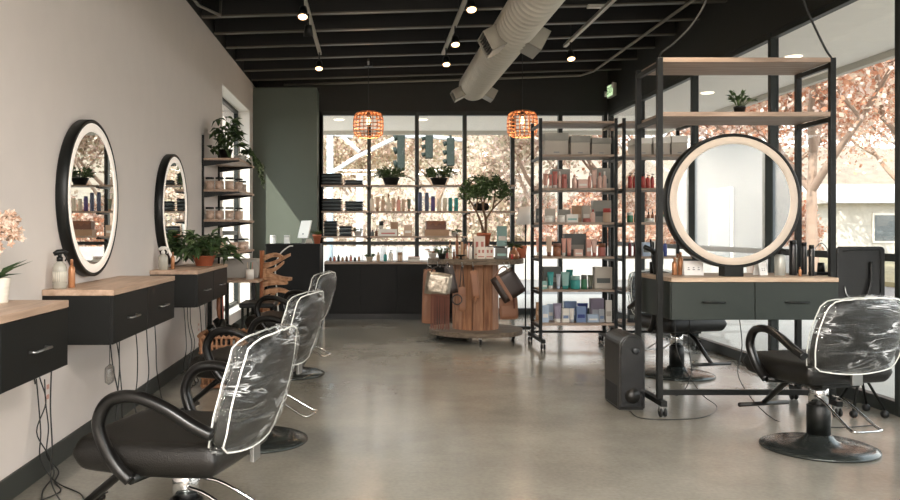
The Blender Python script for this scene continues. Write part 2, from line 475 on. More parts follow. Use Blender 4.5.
def tree(x, y, h, spread, cols, nleaf, label, seed, lsize=.16, bare=.0, group='trees outside the windows', bark=None):
    rnd = random.Random(seed)
    root = tag(empty('autumn_tree', (x, y, -.2)), label, 'tree', group)
    wb = MB(); tips = []
    def grow(p, d, L, r, lev):
        n = 4; pts = [p]; q = p.copy(); dd = d.copy()
        for i in range(n):
            dd = (dd + Vector((rnd.uniform(-.25,.25), rnd.uniform(-.25,.25), rnd.uniform(-.05,.2)))*(.5 if lev else .25)).normalized()
            q = q + dd*(L/n); pts.append(q.copy())
        wb.tube(pts, [r*(1-.45*i/n) for i in range(n+1)], 6 if lev < 2 else 4, 0, False)
        if lev >= 2: tips.extend(pts[1:])
        if lev < 4:
            k = 4 if lev == 0 else 3
            for i in range(k):
                a = 2*PI*(i+rnd.random()*.7)/k; el = rnd.uniform(.25, .9)
                side = Vector((math.cos(a)*spread, math.sin(a)*spread, el)).normalized()
                grow(pts[-1 - (i % 2)], (dd*.35+side).normalized(), L*rnd.uniform(.55, .78), r*.55, lev+1)
    grow(Vector((0, 0, 0)), Vector((0, 0, 1)), h*.34, h*.017, 0)
    wb.build('trunk', bark or BARK, root)
    lb = MB()
    for i in range(nleaf):
        t = rnd.choice(tips)
        p = t + Vector((rnd.gauss(0,1), rnd.gauss(0,1), rnd.gauss(0,1)))*h*.05
        d = Vector((rnd.uniform(-1,1), rnd.uniform(-1,1), rnd.uniform(-1,.6)))
        s_ = lsize*rnd.uniform(.6, 1.4)
        d.normalize(); w_ = d.orthogonal(); w_.normalize()
        w_ = (w_*rnd.uniform(-1,1) + d.cross(w_)*rnd.uniform(-1,1)).normalized()*s_*.36
        lb.add([p, p+d*s_*.5+w_, p+d*s_, p+d*s_*.5-w_], [(0,1,2,3)], rnd.randrange(len(cols)))
    lb.build('foliage', cols, root)
    return root
def lm(n, c):
    if n in _M: return _M[n]
    m = mat(n, c, .7, vary=.15, vscale=3)
    N = m.node_tree.nodes; L = m.node_tree.links
    tr = N.new('ShaderNodeBsdfTranslucent'); tr.inputs[0].default_value = srgb(*c)
    mx = N.new('ShaderNodeMixShader'); mx.inputs[0].default_value = .45
    L.new(N['Principled BSDF'].outputs[0], mx.inputs[1]); L.new(tr.outputs[0], mx.inputs[2]); L.new(mx.outputs[0], N['Material Output'].inputs[0])
    return m
ORA = [lm('orange leaf', (214, 166, 138)), lm('pink tan leaf', (230, 206, 190)), lm('rust leaf', (202, 146, 118)), lm('straw leaf', (230, 216, 198)), lm('pale rose leaf', (232, 212, 202))]
TAN = [lm('tan leaf', (214, 198, 180)), lm('pale olive leaf', (186, 180, 158)), lm('dusty rose leaf', (220, 196, 186)), lm('straw leaf', (222, 204, 182))]
GREYB = mat('grey branch bark', (150, 128, 112), .85)
tl = [(8.35, 15.6, 8.5, 1.0, ORA, 30000, 'orange leaved tree with spreading branches nearest the right glazing'),
      (13.6, 19.5, 10, 1.0, ORA, 26000, 'tall orange tree filling the upper part of the right glazing'),
      (10.6, 23.0, 9, 1.0, ORA, 20000, 'pale orange tree further off behind the ring mirror'),
      (17.8, 27, 11, .9, ORA, 20000, 'distant rust and straw coloured tree in front of the white house'),
      (7.6, 27.5, 9, .9, ORA, 16000, 'straw and orange tree behind the second product rack'),
      (5.0, 26.5, 8, .9, TAN, 16000, 'pale tan tree seen through the first product rack'),
      (2.6, 35.0, 9, .9, TAN, 10000, 'pale tan tree behind the small potted tree'),
      (-0.6, 37.0, 9, .8, TAN, 12000, 'dusty tan tree behind the middle window bays'),
      (-3.6, 34.0, 8, .8, TAN, 12000, 'dusty tan tree behind the first window bay'),
      (5.4, 45.0, 12, .8, TAN, 12000, 'tall faded tree on the slope behind the bottles'),
      (-2.2, 47.0, 12, .8, TAN, 12000, 'tall faded tree on the slope behind the traffic signals'),
      (23, 36, 13, .9, ORA, 12000, 'far orange tree beside the white house')]
for i, q in enumerate(tl): tree(q[0], q[1], q[2], q[3], q[4], q[5], q[6], 100+i, lsize=.055+.0028*q[1], bark=GREYB)

def shrub(x, y, w, h, cols, n, label, seed):
    rnd = random.Random(seed); root = tag(empty('roadside_shrub', (x, y, -.2)), label, 'shrub', 'shrubs across the street')
    g = MB()
    for i in range(9):
        a = rnd.uniform(0, 2*PI); g.tube([(0,0,0),(w*.2*math.cos(a),w*.15*math.sin(a),h*.4),(w*.42*math.cos(a),w*.3*math.sin(a),h*.85)], [.05,.03,.01], 5)
    g.build('branch', GREYB, root)
    g = MB()
    for i in range(n):
        a = rnd.uniform(0, 2*PI); ph = rnd.uniform(-.25, 1)*PI/2; rr = rnd.uniform(.6, 1.0)*(1+.25*noise.noise(Vector((a*1.6, ph*3, seed))))
        p = Vector((w/2*rr*math.cos(a)*math.cos(ph), w*.38*rr*math.sin(a)*math.cos(ph), h*.42+h*.56*rr*math.sin(ph)))
        if p.z < .02: continue
        d = Vector((rnd.uniform(-1,1), rnd.uniform(-1,1), rnd.uniform(-1,1))).normalized(); q = d.orthogonal().normalized()
        s_ = rnd.uniform(.09, .2); q = (q*rnd.uniform(-1,1)+d.cross(q)*rnd.uniform(-1,1)).normalized()*s_*.38
        g.add([p, p+d*s_*.5+q, p+d*s_, p+d*s_*.5-q], [(0,1,2,3)], rnd.randrange(len(cols)))
    g.build('foliage', cols, root)
SHN = ['behind the first window bay', 'behind the second window bay', 'behind the third window bay', 'behind the little indoor tree', 'behind the spool-side product rack', 'behind the right half of the spool-side rack', 'behind the far product rack',
       'behind the left edge of the ring mirror', 'behind the ring mirror', 'behind the black cans on the desk', 'behind the rolling tray', 'by the outermost glazing post']
for i in range(10):
    px = 335+50*i; Y = 27.0 + (i*7 % 5)*.9
    shrub((px-370)/F*Y, Y, 2.6+.5*(i % 3), (2.6, 3.3, 2.2, 3.8, 2.9)[i % 5], TAN if i < 5 else ORA, 5200, 'rounded %s shrub across the street %s' % ('pale tan' if i < 5 else 'pale orange', SHN[i]), 300+i)
# white house on the right
HW = mat('white house siding', (186, 182, 174), .7)
def house(x0, x1, y0, y1, h, label, wins, wallm, roofh=1.2, facing='Y', name='house', grp=None):
    r_ = tag(empty(name, ((x0+x1)/2, (y0+y1)/2, -.2)), label, 'building', grp)
    hx, hy = (x1-x0)/2, (y1-y0)/2
    m_ = MB().box(-hx, hx, -hy, hy, 0, h); m_.build('wall', wallm, r_)
    m_ = MB(); e = .5
    m_.add([(-hx-e,-hy-e,h),(hx+e,-hy-e,h),(hx+e,hy+e,h),(-hx-e,hy+e,h),(-hx-e,0,h+roofh),(hx+e,0,h+roofh)],
           [(0,1,5,4),(2,3,4,5),(1,2,5),(3,0,4),(0,3,2,1)])
    m_.build('roof', mat('pale grey roof shingle', (178, 172, 168), .8, vary=.2, vscale=4), r_)
    for (fc, u, z, w, hh) in wins:
        if fc == 'Y': b1 = MB().box(u-w/2-.1, u+w/2+.1, -hy-.06, -hy, z-.1, z+hh+.1); b2 = MB().box(u-w/2, u+w/2, -hy-.08, -hy-.06, z, z+hh)
        else: b1 = MB().box(-hx-.06, -hx, u-w/2-.1, u+w/2+.1, z-.1, z+hh+.1); b2 = MB().box(-hx-.08, -hx-.06, u-w/2, u+w/2, z, z+hh)
        f_ = b1.build('window', REVEAL, r_); b2.build('pane', mat('dark house glass', (92, 100, 104), .15), f_)
    return r_
house(23.5, 38, 42, 50, 2.8, 'white house with a low grey roof beyond the right glazing',
      [('Y', -4.6, .9, 1.3, 1.3), ('Y', -1.6, .9, 1.3, 1.3), ('Y', 2, .8, 1.4, 1.4), ('X', 0, .8, 1.4, 1.4)], HW)
SID = mat('pale siding', (92, 95, 98), .7)
house(11.5, 24, -26, -13, 6.5, 'pale sided building behind, reflected in the ring mirror', [('X', 3.2, 0.2, 1.6, 2.5), ('X', -2, 2.5, 1.4, 1.5)], SID)
# low white wall / fence seen over the street behind the windows
tag(MB().box(-16, 12.5, 24.0, 24.15, -.2, .75).build('street_wall', mat('white painted wall', (170, 168, 164), .7)), 'low white wall across the street behind the back windows', 'wall')

# street pole, mast arm, signals
POLE = mat('white painted pole', (222, 224, 226), .4)
PB = mat('pale blue pole', (178, 198, 210), .4)  # white pole; its bluish shade is put into the colour
def lp(px, py, Y, ref): return at(px, py, Y) - Vector(ref)
ref = (at(359.5, 0, 22).x, 22.0, -.2)
rt = tag(empty('signal_pole', ref), 'white street pole with a curved signal arm seen through the back windows', 'pole')
MB().tube([(0,0,0),(0,0,2.9)], [.10,.085], 12).build('pole', POLE, rt)
arm = smooth([lp(px, py, 22, ref) for px, py in ((328,174),(336,170),(355,158),(368,151.6),(387,142),(398,138),(411,136.5),(432,137),(462,140))], 5)
MB().tube(arm, .055, 8).build('mast_arm', POLE, rt)
MB().tube([lp(342,136,22,ref), lp(359.5,152,22,ref)], .05, 8).build('brace', POLE, rt)
ref = (at(330, 0, 21.5).x, 21.5, -.2)
rt = tag(empty('street_pole', ref), 'street pole in painted blue shade with a short top arm behind the folded towels', 'pole')
MB().tube([(0,0,0),(0,0,4.2)], [.09,.08], 12).build('pole', PB, rt)
MB().tube([lp(312,132.5,21.5,ref), lp(330,134,21.5,ref), lp(353,137,21.5,ref)], .04, 8).build('top_arm', POLE, rt)
SIGG = mat('green signal housing', (14, 30, 23), .7)
for (px, py, hh, lb) in ((401, 150, 1.10, 'tall green traffic signal nearest the curved pole arm'), (429, 146, .66, 'shortest green traffic signal hanging in the middle'), (450.5, 152, .74, 'green traffic signal furthest along the arm')):
    p = at(px, py, 21.93)
    r_ = tag(empty('traffic_signal', p), lb, 'traffic light', 'traffic signals over the street')
    MB().box(-.10, .10, -.1, .1, -hh/2, hh/2).build('housing', SIGG, r_, bevel=.02)
    for k in range(3):
        zz = hh*(.32-.32*k)
        MB().tube([(-.10,0,zz),(-.19,0,zz-.03)], [hh*.08, hh*.09], 10).build('visor', SIGG, r_)
    MB().box(-.03,.03,-.03,.03, hh/2, hh/2+.25).build('hanger', SIGG, r_)
# ================================================================ wall stations (left)
def station(y0, y1, label):
    xf = -1.257
    r_ = tag(empty('styling_station', (XL, (y0+y1)/2, .64)), label, 'styling station', 'wall mounted styling stations')
    L2 = (y1-y0)/2; D = xf-XL
    MB().box(0, D, -L2, L2, .242, .272).build('worktop', OAKY, r_, bevel=.003)
    MB().box(0, D-.022, -L2+.004, L2-.004, 0, .2415).build('cabinet_body', CAB, r_, bevel=.002)
    for s in (-1, 1):
        c = s*L2/2
        d = MB().box(D-.0218, D-.004, c-L2/2+.005, c+L2/2-.003, .002, .239).build('drawer', CAB, r_, bevel=.002)
        h = MB(); h.tube([(D-.004, c-.075, .11), (D+.022, c-.075, .11), (D+.022, c+.075, .11), (D-.004, c+.075, .11)], .0055, 8)
        h.build('handle', STEEL, d)
    return r_
station(2.19, 3.466, 'black two-drawer wall station with oak top carrying the potted orchid')
station(4.07, 5.35, 'black two-drawer wall station below the larger-looking round mirror, spray bottle on top')
station(6.06, 7.33, 'black two-drawer wall station carrying the leafy plant in a terracotta bowl')

def ring_mirror(loc, rz, label, stand=False, t=.06):
    """front faces local -Y"""
    r_ = tag(empty('ring_mirror', loc, rz), label, 'mirror', 'round lit mirrors')
    A = Matrix.Rotation(R(90), 4, 'X')     # z -> -y
    MB().lathe([(.40, 0), (.436, 0), (.44, .006), (.44, t-.004), (.436, t), (.420, t), (.420, t-.006), (.40, t-.006), (.40, 0)], n=72, M=A).build('frame', BLK, r_)
    MB().lathe([(.372, t-.008), (.372, t-.003), (.376, t-.001), (.417, t-.001), (.420, t-.004), (.420, t-.008), (.372, t-.008)], n=72, M=A).build('light_ring', RING if stand else RINGW, r_)
    MB().lathe([(.373, t-.010), (.373, t-.006)], n=72, M=A, sm=False).build('mirror_glass', MIRROR, r_)
    MB().lathe([(.41, .0), (.41, .003)], n=48, M=A, sm=False).build('back_panel', BLK, r_)
    if stand:
        MB().box(-.062, .062, -t-.004, .01, -.494, -.430).build('stand_block', BLK, r_, bevel=.003)
    return r_
ring_mirror((XL, 4.68, 1.385), R(90), 'round black-framed lit mirror on the wall over the spray bottle')
ring_mirror((XL, 6.63, 1.372), R(90), 'round black-framed lit mirror on the wall over the big leafy plant')
ring_mirror((XL, 2.6, 1.39), R(90), 'round black-framed lit mirror over the orchid station')
ring_mirror((2.375, 5.50, 1.397), 0, 'large round black-framed lit mirror standing on the freestanding station', True, .085)

# ================================================================ chairs
def make_chair(label, loc, ang):
    r_ = tag(empty('salon_chair', loc, ang), label, 'salon chair', 'black vinyl salon chairs under clear plastic')
    MB().lathe([(.0, 0), (.295, 0), (.30, .006), (.298, .014), (.275, .022), (.27, .025), (.18, .031), (.12, .038), (.09, .052), (.075, .07), (.062, .082), (0, .082)], n=56).build('base', CBASE, r_)
    MB().lathe([(.060, .075), (.060, .24), (.054, .245), (.0, .245)], n=24).build('column', BLK, r_)
    MB().lathe([(.050, .24), (.050, .37), (0, .375)], n=24).build('piston', CHROME, r_)
    MB().box(-.16, .16, -.12, .12, .362, .384).build('seat_plate', BLK, r_, bevel=.004)
    MB().slab(lambda u, v, t: Vector((.030 + .280*u, .285*v, .443 + t + .010*u*u)), 22, 22, .060, .09, 18).build('seat', LEATH, r_, weld=True, subs=1)
    def back(u, v, t, gu=0, gv=0, gt=0):
        b = -.240 - .105*(v+1)*.5 - .022*(1-v*v) + .050*(u*u)
        w = .282 - .02*(v+1)/2
        return Vector((b + (t*(1+gt)), (w+gu)*u, .657 + (.197+gv)*v))
    MB().slab(lambda u, v, t: back(u, v, t), 18, 14, .036, .28, 6).build('backrest', LEATH, r_)
    def cov(u, v, t):
        p = back(u, v, 0, .018, .02)
        q = noise.noise(Vector((u*2.2+v*1.5, v*1.2-u*.6, t*20+loc[1]*3.1))) * .016 + noise.noise(Vector((u*7+v*5, v*3-u*3, loc[1]))) * .006
        s = 1 if t > 0 else -1
        q *= 1 - max(abs(u), abs(v))**4
        p.x += s*(.046*abs(t)/.05 + (q if abs(t) > .01 else 0))
        if v > .7: p.z += .009*noise.noise(Vector((u*9, v*4, loc[1]*2)))
        return p
    c = MB().slab(cov, 30, 24, .05, .28, 6).build('plastic_cover', FILM, r_)
    for s in (-1, 1):
        pts = []
        n = 60
        for i in range(n+1):
            a = 2*PI*i/n
            u, v = math.cos(a), math.sin(a)
            m_ = max(abs(u), abs(v)); u /= m_; v /= m_
            u *= .93; v *= .93
            t = .05*math.sqrt(1-.93**6)*s
            p = cov(u*math.sqrt(1-v*v*.28), v*math.sqrt(1-u*u*.28), t); pts.append(p)
        MB().tube(pts, .0032, 6).build('welt', PIPING, c)
    for s in (-1, 1):
        y = .30*s
        pts = smooth([(-.235, y*.98, .55), (-.17, y*1.0, .58), (-.08, y*1.03, .632), (.02, y*1.05, .665), (.115, y*1.05, .648), (.158, y*1.04, .575), (.14, y*1.02, .50), (.10, y*.99, .43), (.055, y*.96, .385)], 6)
        MB().tube(pts, [.021]*len(pts), 12, 0, True, 1.2).build('armrest', ARM, r_)
        MB().tube([(.055, y*.96, .385), (.05, y*.4, .374)], .016, 8).build('arm_bracket', BLK, r_)
    MB().box(-.272, -.256, -.032, .032, .395, .455).build('back_bracket', STEEL, r_, bevel=.003)
    f = MB(); f.tube([(.14, 0, .372), (.24, 0, .33), (.44, 0, .165)], [.017, .017, .015], 8); f.tube([(.44, -.17, .16), (.44, .17, .16)], .013, 8)
    f.build('footrest', ARM, r_)
    f = MB(); f.tube(smooth([(-.04, -.06, .30), (-.12, -.07, .28), (-.30, -.085, .185), (-.34, -.08, .175), (-.345, 0, .172), (-.34, .08, .175), (-.30, .085, .185), (-.12, .07, .28), (-.04, .06, .30)], 4), .007, 8)
    f.build('pump_lever', CHROME, r_)
    return r_
make_chair('black salon chair in clear plastic nearest the viewer, before the orchid station', (-.66, 2.98, 0), R(166))
make_chair('black salon chair in clear plastic, middle of the row of three along the wall stations', (-.655, 4.75, 0), R(166))
make_chair('black salon chair in clear plastic furthest down the wall row, near the wicker basket', (-.68, 6.95, 0), R(166))
make_chair('black salon chair in clear plastic facing the freestanding station, back toward the viewer', (2.475, 4.58, 0), R(103))
make_chair('black salon chair mostly hidden behind the freestanding station, only seat and base showing', (2.55, 6.90, 0), R(-75))

# ================================================================ freestanding station (right)
FX0, FX1, FY0, FY1, FZ = 1.89, 3.017, 5.42, 5.85, 2.33
r_ = tag(empty('shelf_frame', ((FX0+FX1)/2, (FY0+FY1)/2, 0)), 'tall black steel frame on casters with two oak shelves, standing around the desk', 'shelving frame')
cx, cy = (FX0+FX1)/2, (FY0+FY1)/2
hx, hy = (FX1-FX0)/2, (FY1-FY0)/2
s_ = .018
for sx in (-1, 1):
    for sy in (-1, 1):
        MB().box(sx*hx-s_, sx*hx+s_, sy*hy-s_, sy*hy+s_, .105, FZ).build('post', BLK, r_, bevel=.002)
    MB().box(sx*hx-.02, sx*hx+.02, -hy-.09, hy+.09, .07, .105).build('foot_bar', BLK, r_, bevel=.002)
    for z_ in (FZ-.03, 1.945):
        MB().box(sx*hx-.014, sx*hx+.014, -hy+s_, hy-s_, z_-.03, z_).build('side_rail', BLK, r_)
MB().box(-hx+s_, hx-s_, -hy-.015, -hy+.015, .13, .165).build('cross_bar', BLK, r_, bevel=.002)
for z_ in (FZ-.03, 1.946):
    MB().box(-hx+.0181, hx-.0181, -hy-.017, hy+.017, z_, z_+.03).build('shelf_board', WBRD, r_, bevel=.002)
def caster(parent, x, y, r=.03):
    c = empty('caster', (x, y, 0)); c.parent = parent
    A = Matrix.Rotation(R(90), 4, 'Y')
    m_ = MB()
    for s in (-.014, .014):
        m_.lathe([(.0, -.008), (r-.004, -.008), (r, -.004), (r, .004), (r-.004, .008), (0, .008)], (s, 0, r), 18, M=A)
    m_.build('wheel', RUBBER, c)
    MB().box(-.024, .024, -.012, .012, r+.006, .07).build('fork', STEEL, c, bevel=.002)
for sx in (-1, 1):
    for y in (-hy-.06, hy+.06): caster(r_, sx*hx, y)

DX0, DX1, DY0, DY1 = 1.925, 2.995, 5.30, 5.92
r_ = tag(empty('styling_desk', ((DX0+DX1)/2, (DY0+DY1)/2, .63)), 'dark grey freestanding styling desk with oak top and two wide drawers', 'styling station')
w2, d2 = (DX1-DX0)/2, (DY1-DY0)/2
mb = MB()
# worktop notched by the frame posts: sits between them; drawers in front
mb.box(-w2, w2, -d2, d2, .243, .272)
mb.build('worktop', wood('light oak freestanding top', (166, 142, 120), (198, 174, 150), .45, 'X'), r_, bevel=.004)
MB().box(-w2, w2, -d2+.02, d2-.02, 0, .2425).build('cabinet_body', CABG, r_, bevel=.003)
for s in (-1, 1):
    c = s*w2/2
    d = MB().box(c-w2/2+.003, c+w2/2-.003, -d2+.002, -d2+.0195, .003, .240).build('drawer', CABG, r_, bevel=.002)
    MB().tube([(c-.07, -d2+.002, .115), (c-.07, -d2-.02, .115), (c+.07, -d2-.02, .115), (c+.07, -d2+.002, .115)], .0055, 8).build('handle', BLK, d)
DT = .9021

# bottles ---------------------------------------------------------------
def bottle(name, label, loc, r, h, col, cap=None, kind='bottle', group=None, cat='bottle', sq=1.0, rz=0, label_col=None):
    """kinds: bottle (cap), pump, spray, dropper, can"""
    o = tag(empty(name, loc, rz), label, cat, group)
    cap = cap or BLK
    if kind == 'can':
        MB().lathe([(0,0),(r*.95,0),(r,h*.015),(r,h*.86),(r*.9,h*.9)], n=18, sq=sq).build('body', col, o)
        MB().lathe([(r*.9,h*.86),(r*.9,h*.98),(r*.8,h),(0,h)], n=18, sq=sq).build('cap', cap, o)
    elif kind == 'bottle':
        MB().lathe([(0,0),(r*.92,0),(r,h*.02),(r,h*.62),(r*.85,h*.72),(r*.42,h*.78),(r*.38,h*.82)], n=18, sq=sq).build('body', col, o)
        MB().lathe([(r*.45,h*.80),(r*.45,h*.98),(r*.38,h),(0,h)], n=14).build('cap', cap, o)
    elif kind == 'dropper':
        MB().lathe([(0,0),(r*.92,0),(r,h*.02),(r,h*.5),(r*.4,h*.6)], n=16).build('body', col, o)
        MB().lathe([(r*.45,h*.58),(r*.45,h*.75),(r*.22,h*.77),(r*.2,h*.97),(0,h)], n=12).build('dropper_cap', cap, o)
    elif kind == 'pump':
        MB().lathe([(0,0),(r*.92,0),(r,h*.02),(r,h*.66),(r*.8,h*.74),(r*.35,h*.77)], n=18, sq=sq).build('body', col, o)
        m_ = MB(); m_.lathe([(r*.4,h*.76),(r*.4,h*.83),(r*.12,h*.84),(r*.12,h*.93)], n=12)
        m_.tube([(-r*.5,0,h*.95),(r*.3,0,h*.96),(r*.9,0,h*.93),(r*1.0,0,h*.88)], [r*.2,r*.22,r*.14,r*.1], 8)
        m_.build('pump', cap, o)
    elif kind == 'spray':
        MB().lathe([(0,0),(r*.92,0),(r,h*.02),(r,h*.52),(r*.85,h*.62),(r*.4,h*.69),(r*.35,h*.72)], n=20, sq=sq).build('body', col, o)
        m_ = MB(); m_.lathe([(r*.45,h*.70),(r*.45,h*.80),(r*.25,h*.82)], n=12)
        m_.tube([(-r*.85,0,h*.88),(-r*.3,0,h*.93),(r*.4,0,h*.95),(r*1.15,0,h*.91)], [r*.3,r*.42,r*.36,r*.2], 8)
        m_.tube([(r*.55,0,h*.91),(r*.95,0,h*.78),(r*.75,0,h*.70)], r*.12, 6)
        m_.tube([(0,0,h*.80),(0,0,h*.92)], r*.28, 8)
        m_.build('trigger_head', cap, o)
    if label_col:
        MB().lathe([(r*1.008,h*.18),(r*1.008,h*.44)], n=18, sq=sq).build('paper_label', label_col, o)
    return o
SMOKE = mat('smoky clear plastic bottle', (168, 164, 152), .25)
bottle('spray_bottle', 'frosted trigger spray bottle with black head beside the larger wall mirror', (-1.553, 4.155, .9121), .034, .195, SMOKE, BLK, 'spray', rz=R(20), label_col=mat('pale paper', (196, 190, 176), .7))
bottle('oil_bottle', 'slim amber bottle next to the trigger spray bottle', (-1.515, 4.215, .9121), .017, .145, AMBER, COPPER)
bottle('spray_bottle', 'clear spray bottle on the station with the leafy plant', (-1.545, 6.20, .9121), .036, .17, SMOKE, WHITE, 'spray')
bottle('oil_bottle', 'slim bronze bottle by the smaller-looking wall mirror', (-1.49, 6.27, .9121), .015, .13, AMBER, COPPER)

# products on the freestanding desk
bottle('oil_bottle', 'short amber bottle at the near corner of the freestanding desk', at(674.5, 0, 5.62).xy.to_3d()+Vector((0,0,DT)), .017, .12, AMBER, COPPER)
bottle('oil_bottle', 'tall amber bottle beside the white price card', at(680.5, 0, 5.66).xy.to_3d()+Vector((0,0,DT)), .018, .155, AMBER, COPPER)
bottle('oil_bottle', 'pale cream bottle behind the amber bottles on the freestanding desk', at(677.5, 0, 5.78).xy.to_3d()+Vector((0,0,DT)), .018, .14, CREAM, COPPER)
def card(name, label, c, w, h, lean=12, rz=0, marks=3, group=None):
    o = tag(empty(name, c, rz), label, 'card', group)
    A = Matrix.Rotation(R(-lean), 4, 'X')
    MB().box(-w/2, w/2, -.002, .002, 0, h, M=A).build('front_sheet', mat('white card', (232, 230, 226), .6), o)
    B = Matrix.Translation((0, .055, 0)) @ Matrix.Rotation(R(lean), 4, 'X')
    MB().box(-w/2, w/2, -.002, .002, 0, h*.98, M=B).build('back_sheet', _M['white card'], o)
    m_ = MB()
    for k in range(marks):
        x = (k-(marks-1)/2)*w*.26
        m_.box(x-w*.06, x+w*.06, -.0032, -.0021, h*.36, h*.42, M=A).box(x-w*.04, x+w*.04, -.0032, -.0021, h*.5, h*.56, M=A)
    if marks: m_.build('printed_marks', mat('grey print', (96, 96, 100), .7), o)
    return o
card('price_card', 'white folded price card with three small marks left of the ring mirror foot', at(694, 0, 5.56).xy.to_3d()+Vector((0,0,DT+.001)), .125, .098, rz=R(-6))
card('price_card', 'small tilted card right of the ring mirror foot', at(764, 0, 5.56).xy.to_3d()+Vector((0,0,DT+.001)), .075, .088, rz=R(25), marks=2)
bottle('spray_bottle', 'silver spray bottle with a dark head on the freestanding desk', at(780, 0, 5.55).xy.to_3d()+Vector((0,0,DT)), .036, .185, mat('matte silver bottle', (168, 168, 160), .35, metal=.3), BLK, 'pump')
bottle('hairspray_can', 'tall black can beside the silver spray bottle', at(793, 0, 5.60).xy.to_3d()+Vector((0,0,DT)), .024, .235, mat('black can', (28, 26, 26), .3), None, 'can')
bottle('hairspray_can', 'slim black can just inside the right rear post', at(804, 0, 5.72).xy.to_3d()+Vector((0,0,DT)), .019, .22, _M['black can'], None, 'can')
bottle('hairspray_can', 'slim black can next to the clipper charger', at(811.5, 0, 5.52).xy.to_3d()+Vector((0,0,DT)), .018, .205, _M['black can'], None, 'can')
bottle('oil_bottle', 'tiny amber bottle between the black cans', at(800, 0, 5.48).xy.to_3d()+Vector((0,0,DT)), .010, .06, AMBER, COPPER)
p = at(824, 0, 5.6)
o = tag(empty('clipper_charger', (p.x, 5.6, DT)), 'black hair clipper charger with a curved wire at the desk end', 'clipper charger')
MB().box(-.085, .06, -.05, .05, 0, .022).build('tray', BLK, o, bevel=.006)
MB().tube([(-.02,0,.022),(-.02,0,.085)], [.025,.02], 12).build('dock', BLK, o)
MB().tube([(.03,-.03,.03),(.10,-.03,.034)], [.017,.014], 10).build('clipper', BLK, o)
MB().tube(smooth([(-.055,.02,.02),(-.06,.02,.15),(-.01,.02,.215),(.035,.02,.17),(.04,.02,.07),(.04,.02,.022)], 5), .0035, 6).build('wire', STEEL, o)
# small black tools at the left rear of the desk
p = at(652, 0, 5.80)
o = tag(empty('hair_dryer', at(648.5, 0, 5.93).xy.to_3d()+Vector((0, 0, DT))), 'black hair dryer standing on its nozzle end at the left rear of the desk', 'hair dryer')
o.location = (1.975, 5.70, DT)
MB().lathe([(.028,0),(.03,.03),(.038,.08),(.04,.15),(.03,.17),(0,.172)], n=18).build('barrel', BLK, o)
MB().tube([(0,0,.12),(-.05,-.02,.17),(-.10,-.03,.19)], [.018,.017,.016], 10).build('grip', BLK, o)
o = tag(empty('hair_clipper_stand', (2.0, 5.83, DT)), 'round black tool pot at the rear corner behind the left front post', 'tool pot')
MB().lathe([(0,0),(.035,0),(.035,.08),(.03,.08),(.03,.02),(0,.02)], n=18).build('cup', BLK, o)
for k in range(4):
    MB().tube([(.012*math.cos(k*1.6),.012*math.sin(k*1.6),.025),(.03*math.cos(k*1.6),.03*math.sin(k*1.6),.2+.02*k)], [.005,.007], 8).build('tool', BLK, o)

# potted plant on second shelf, small black box beside
def small_plant(name, label, loc, pr, ph, potm, n, L, w, leafm, spread=1.0, up=.6, group=None, seed=1, hang=0):
    rnd = random.Random(seed)
    o = tag(empty(name, loc), label, 'potted plant', group)
    MB().lathe([(0,0),(pr*.72,0),(pr*.98,ph*.85),(pr*1.04,ph*.86),(pr*1.04,ph),(pr*.9,ph),(pr*.88,ph*.85),(0,ph*.85)], n=24).build('pot', potm, o)
    st = MB(); lf = MB()
    for i in range(n):
        a = 2*PI*rnd.random(); el = rnd.uniform(-.1-hang, 1)*up
        d = Vector((math.cos(a)*spread, math.sin(a)*spread, el+.35)).normalized()
        ln = L*rnd.uniform(.5, 1.25)
        p0 = Vector((math.cos(a)*pr*.4, math.sin(a)*pr*.4, ph*.86))
        p1 = p0 + d*ln*.6 + Vector((0,0,ln*.12)); p2 = p0 + d*ln + Vector((0,0,-ln*.12*(1+hang*2)))
        st.tube([p0,p1,p2], .0022+pr*.012, 4)
        for q, kk in ((p1,1),(p2,3),((p1+p2)/2,2)):
            for _ in range(kk):
                dd = (d + Vector((rnd.uniform(-.9,.9), rnd.uniform(-.9,.9), rnd.uniform(-.6,.5)))).normalized()
                lf.leaf(q, dd, (0,0,1), w*rnd.uniform(1.3,2.1), w*rnd.uniform(.7,1.1), 0 if rnd.random()<.65 else 1)
    st.build('stem', LEAFG2, o); lf.build('foliage', leafm, o)
    return o
BPOT = mat('black plastic pot', (32, 32, 30), .5)
small_plant('potted_plant', 'small leafy plant in a black pot on the second frame shelf', (at(739.5,0,5.62).x, 5.62, 1.9765), .038, .065, BPOT, 20, .10, .020, [LEAFG, LEAFG2], seed=3, spread=.5, up=1.5)
p = at(666, 0, 5.62)
tag(MB().box(p.x-.025, p.x+.025, 5.60, 5.66, 1.9765, 2.0).build('small_box', BLK, bevel=.003), 'tiny black box on the second frame shelf by the front post', 'box')

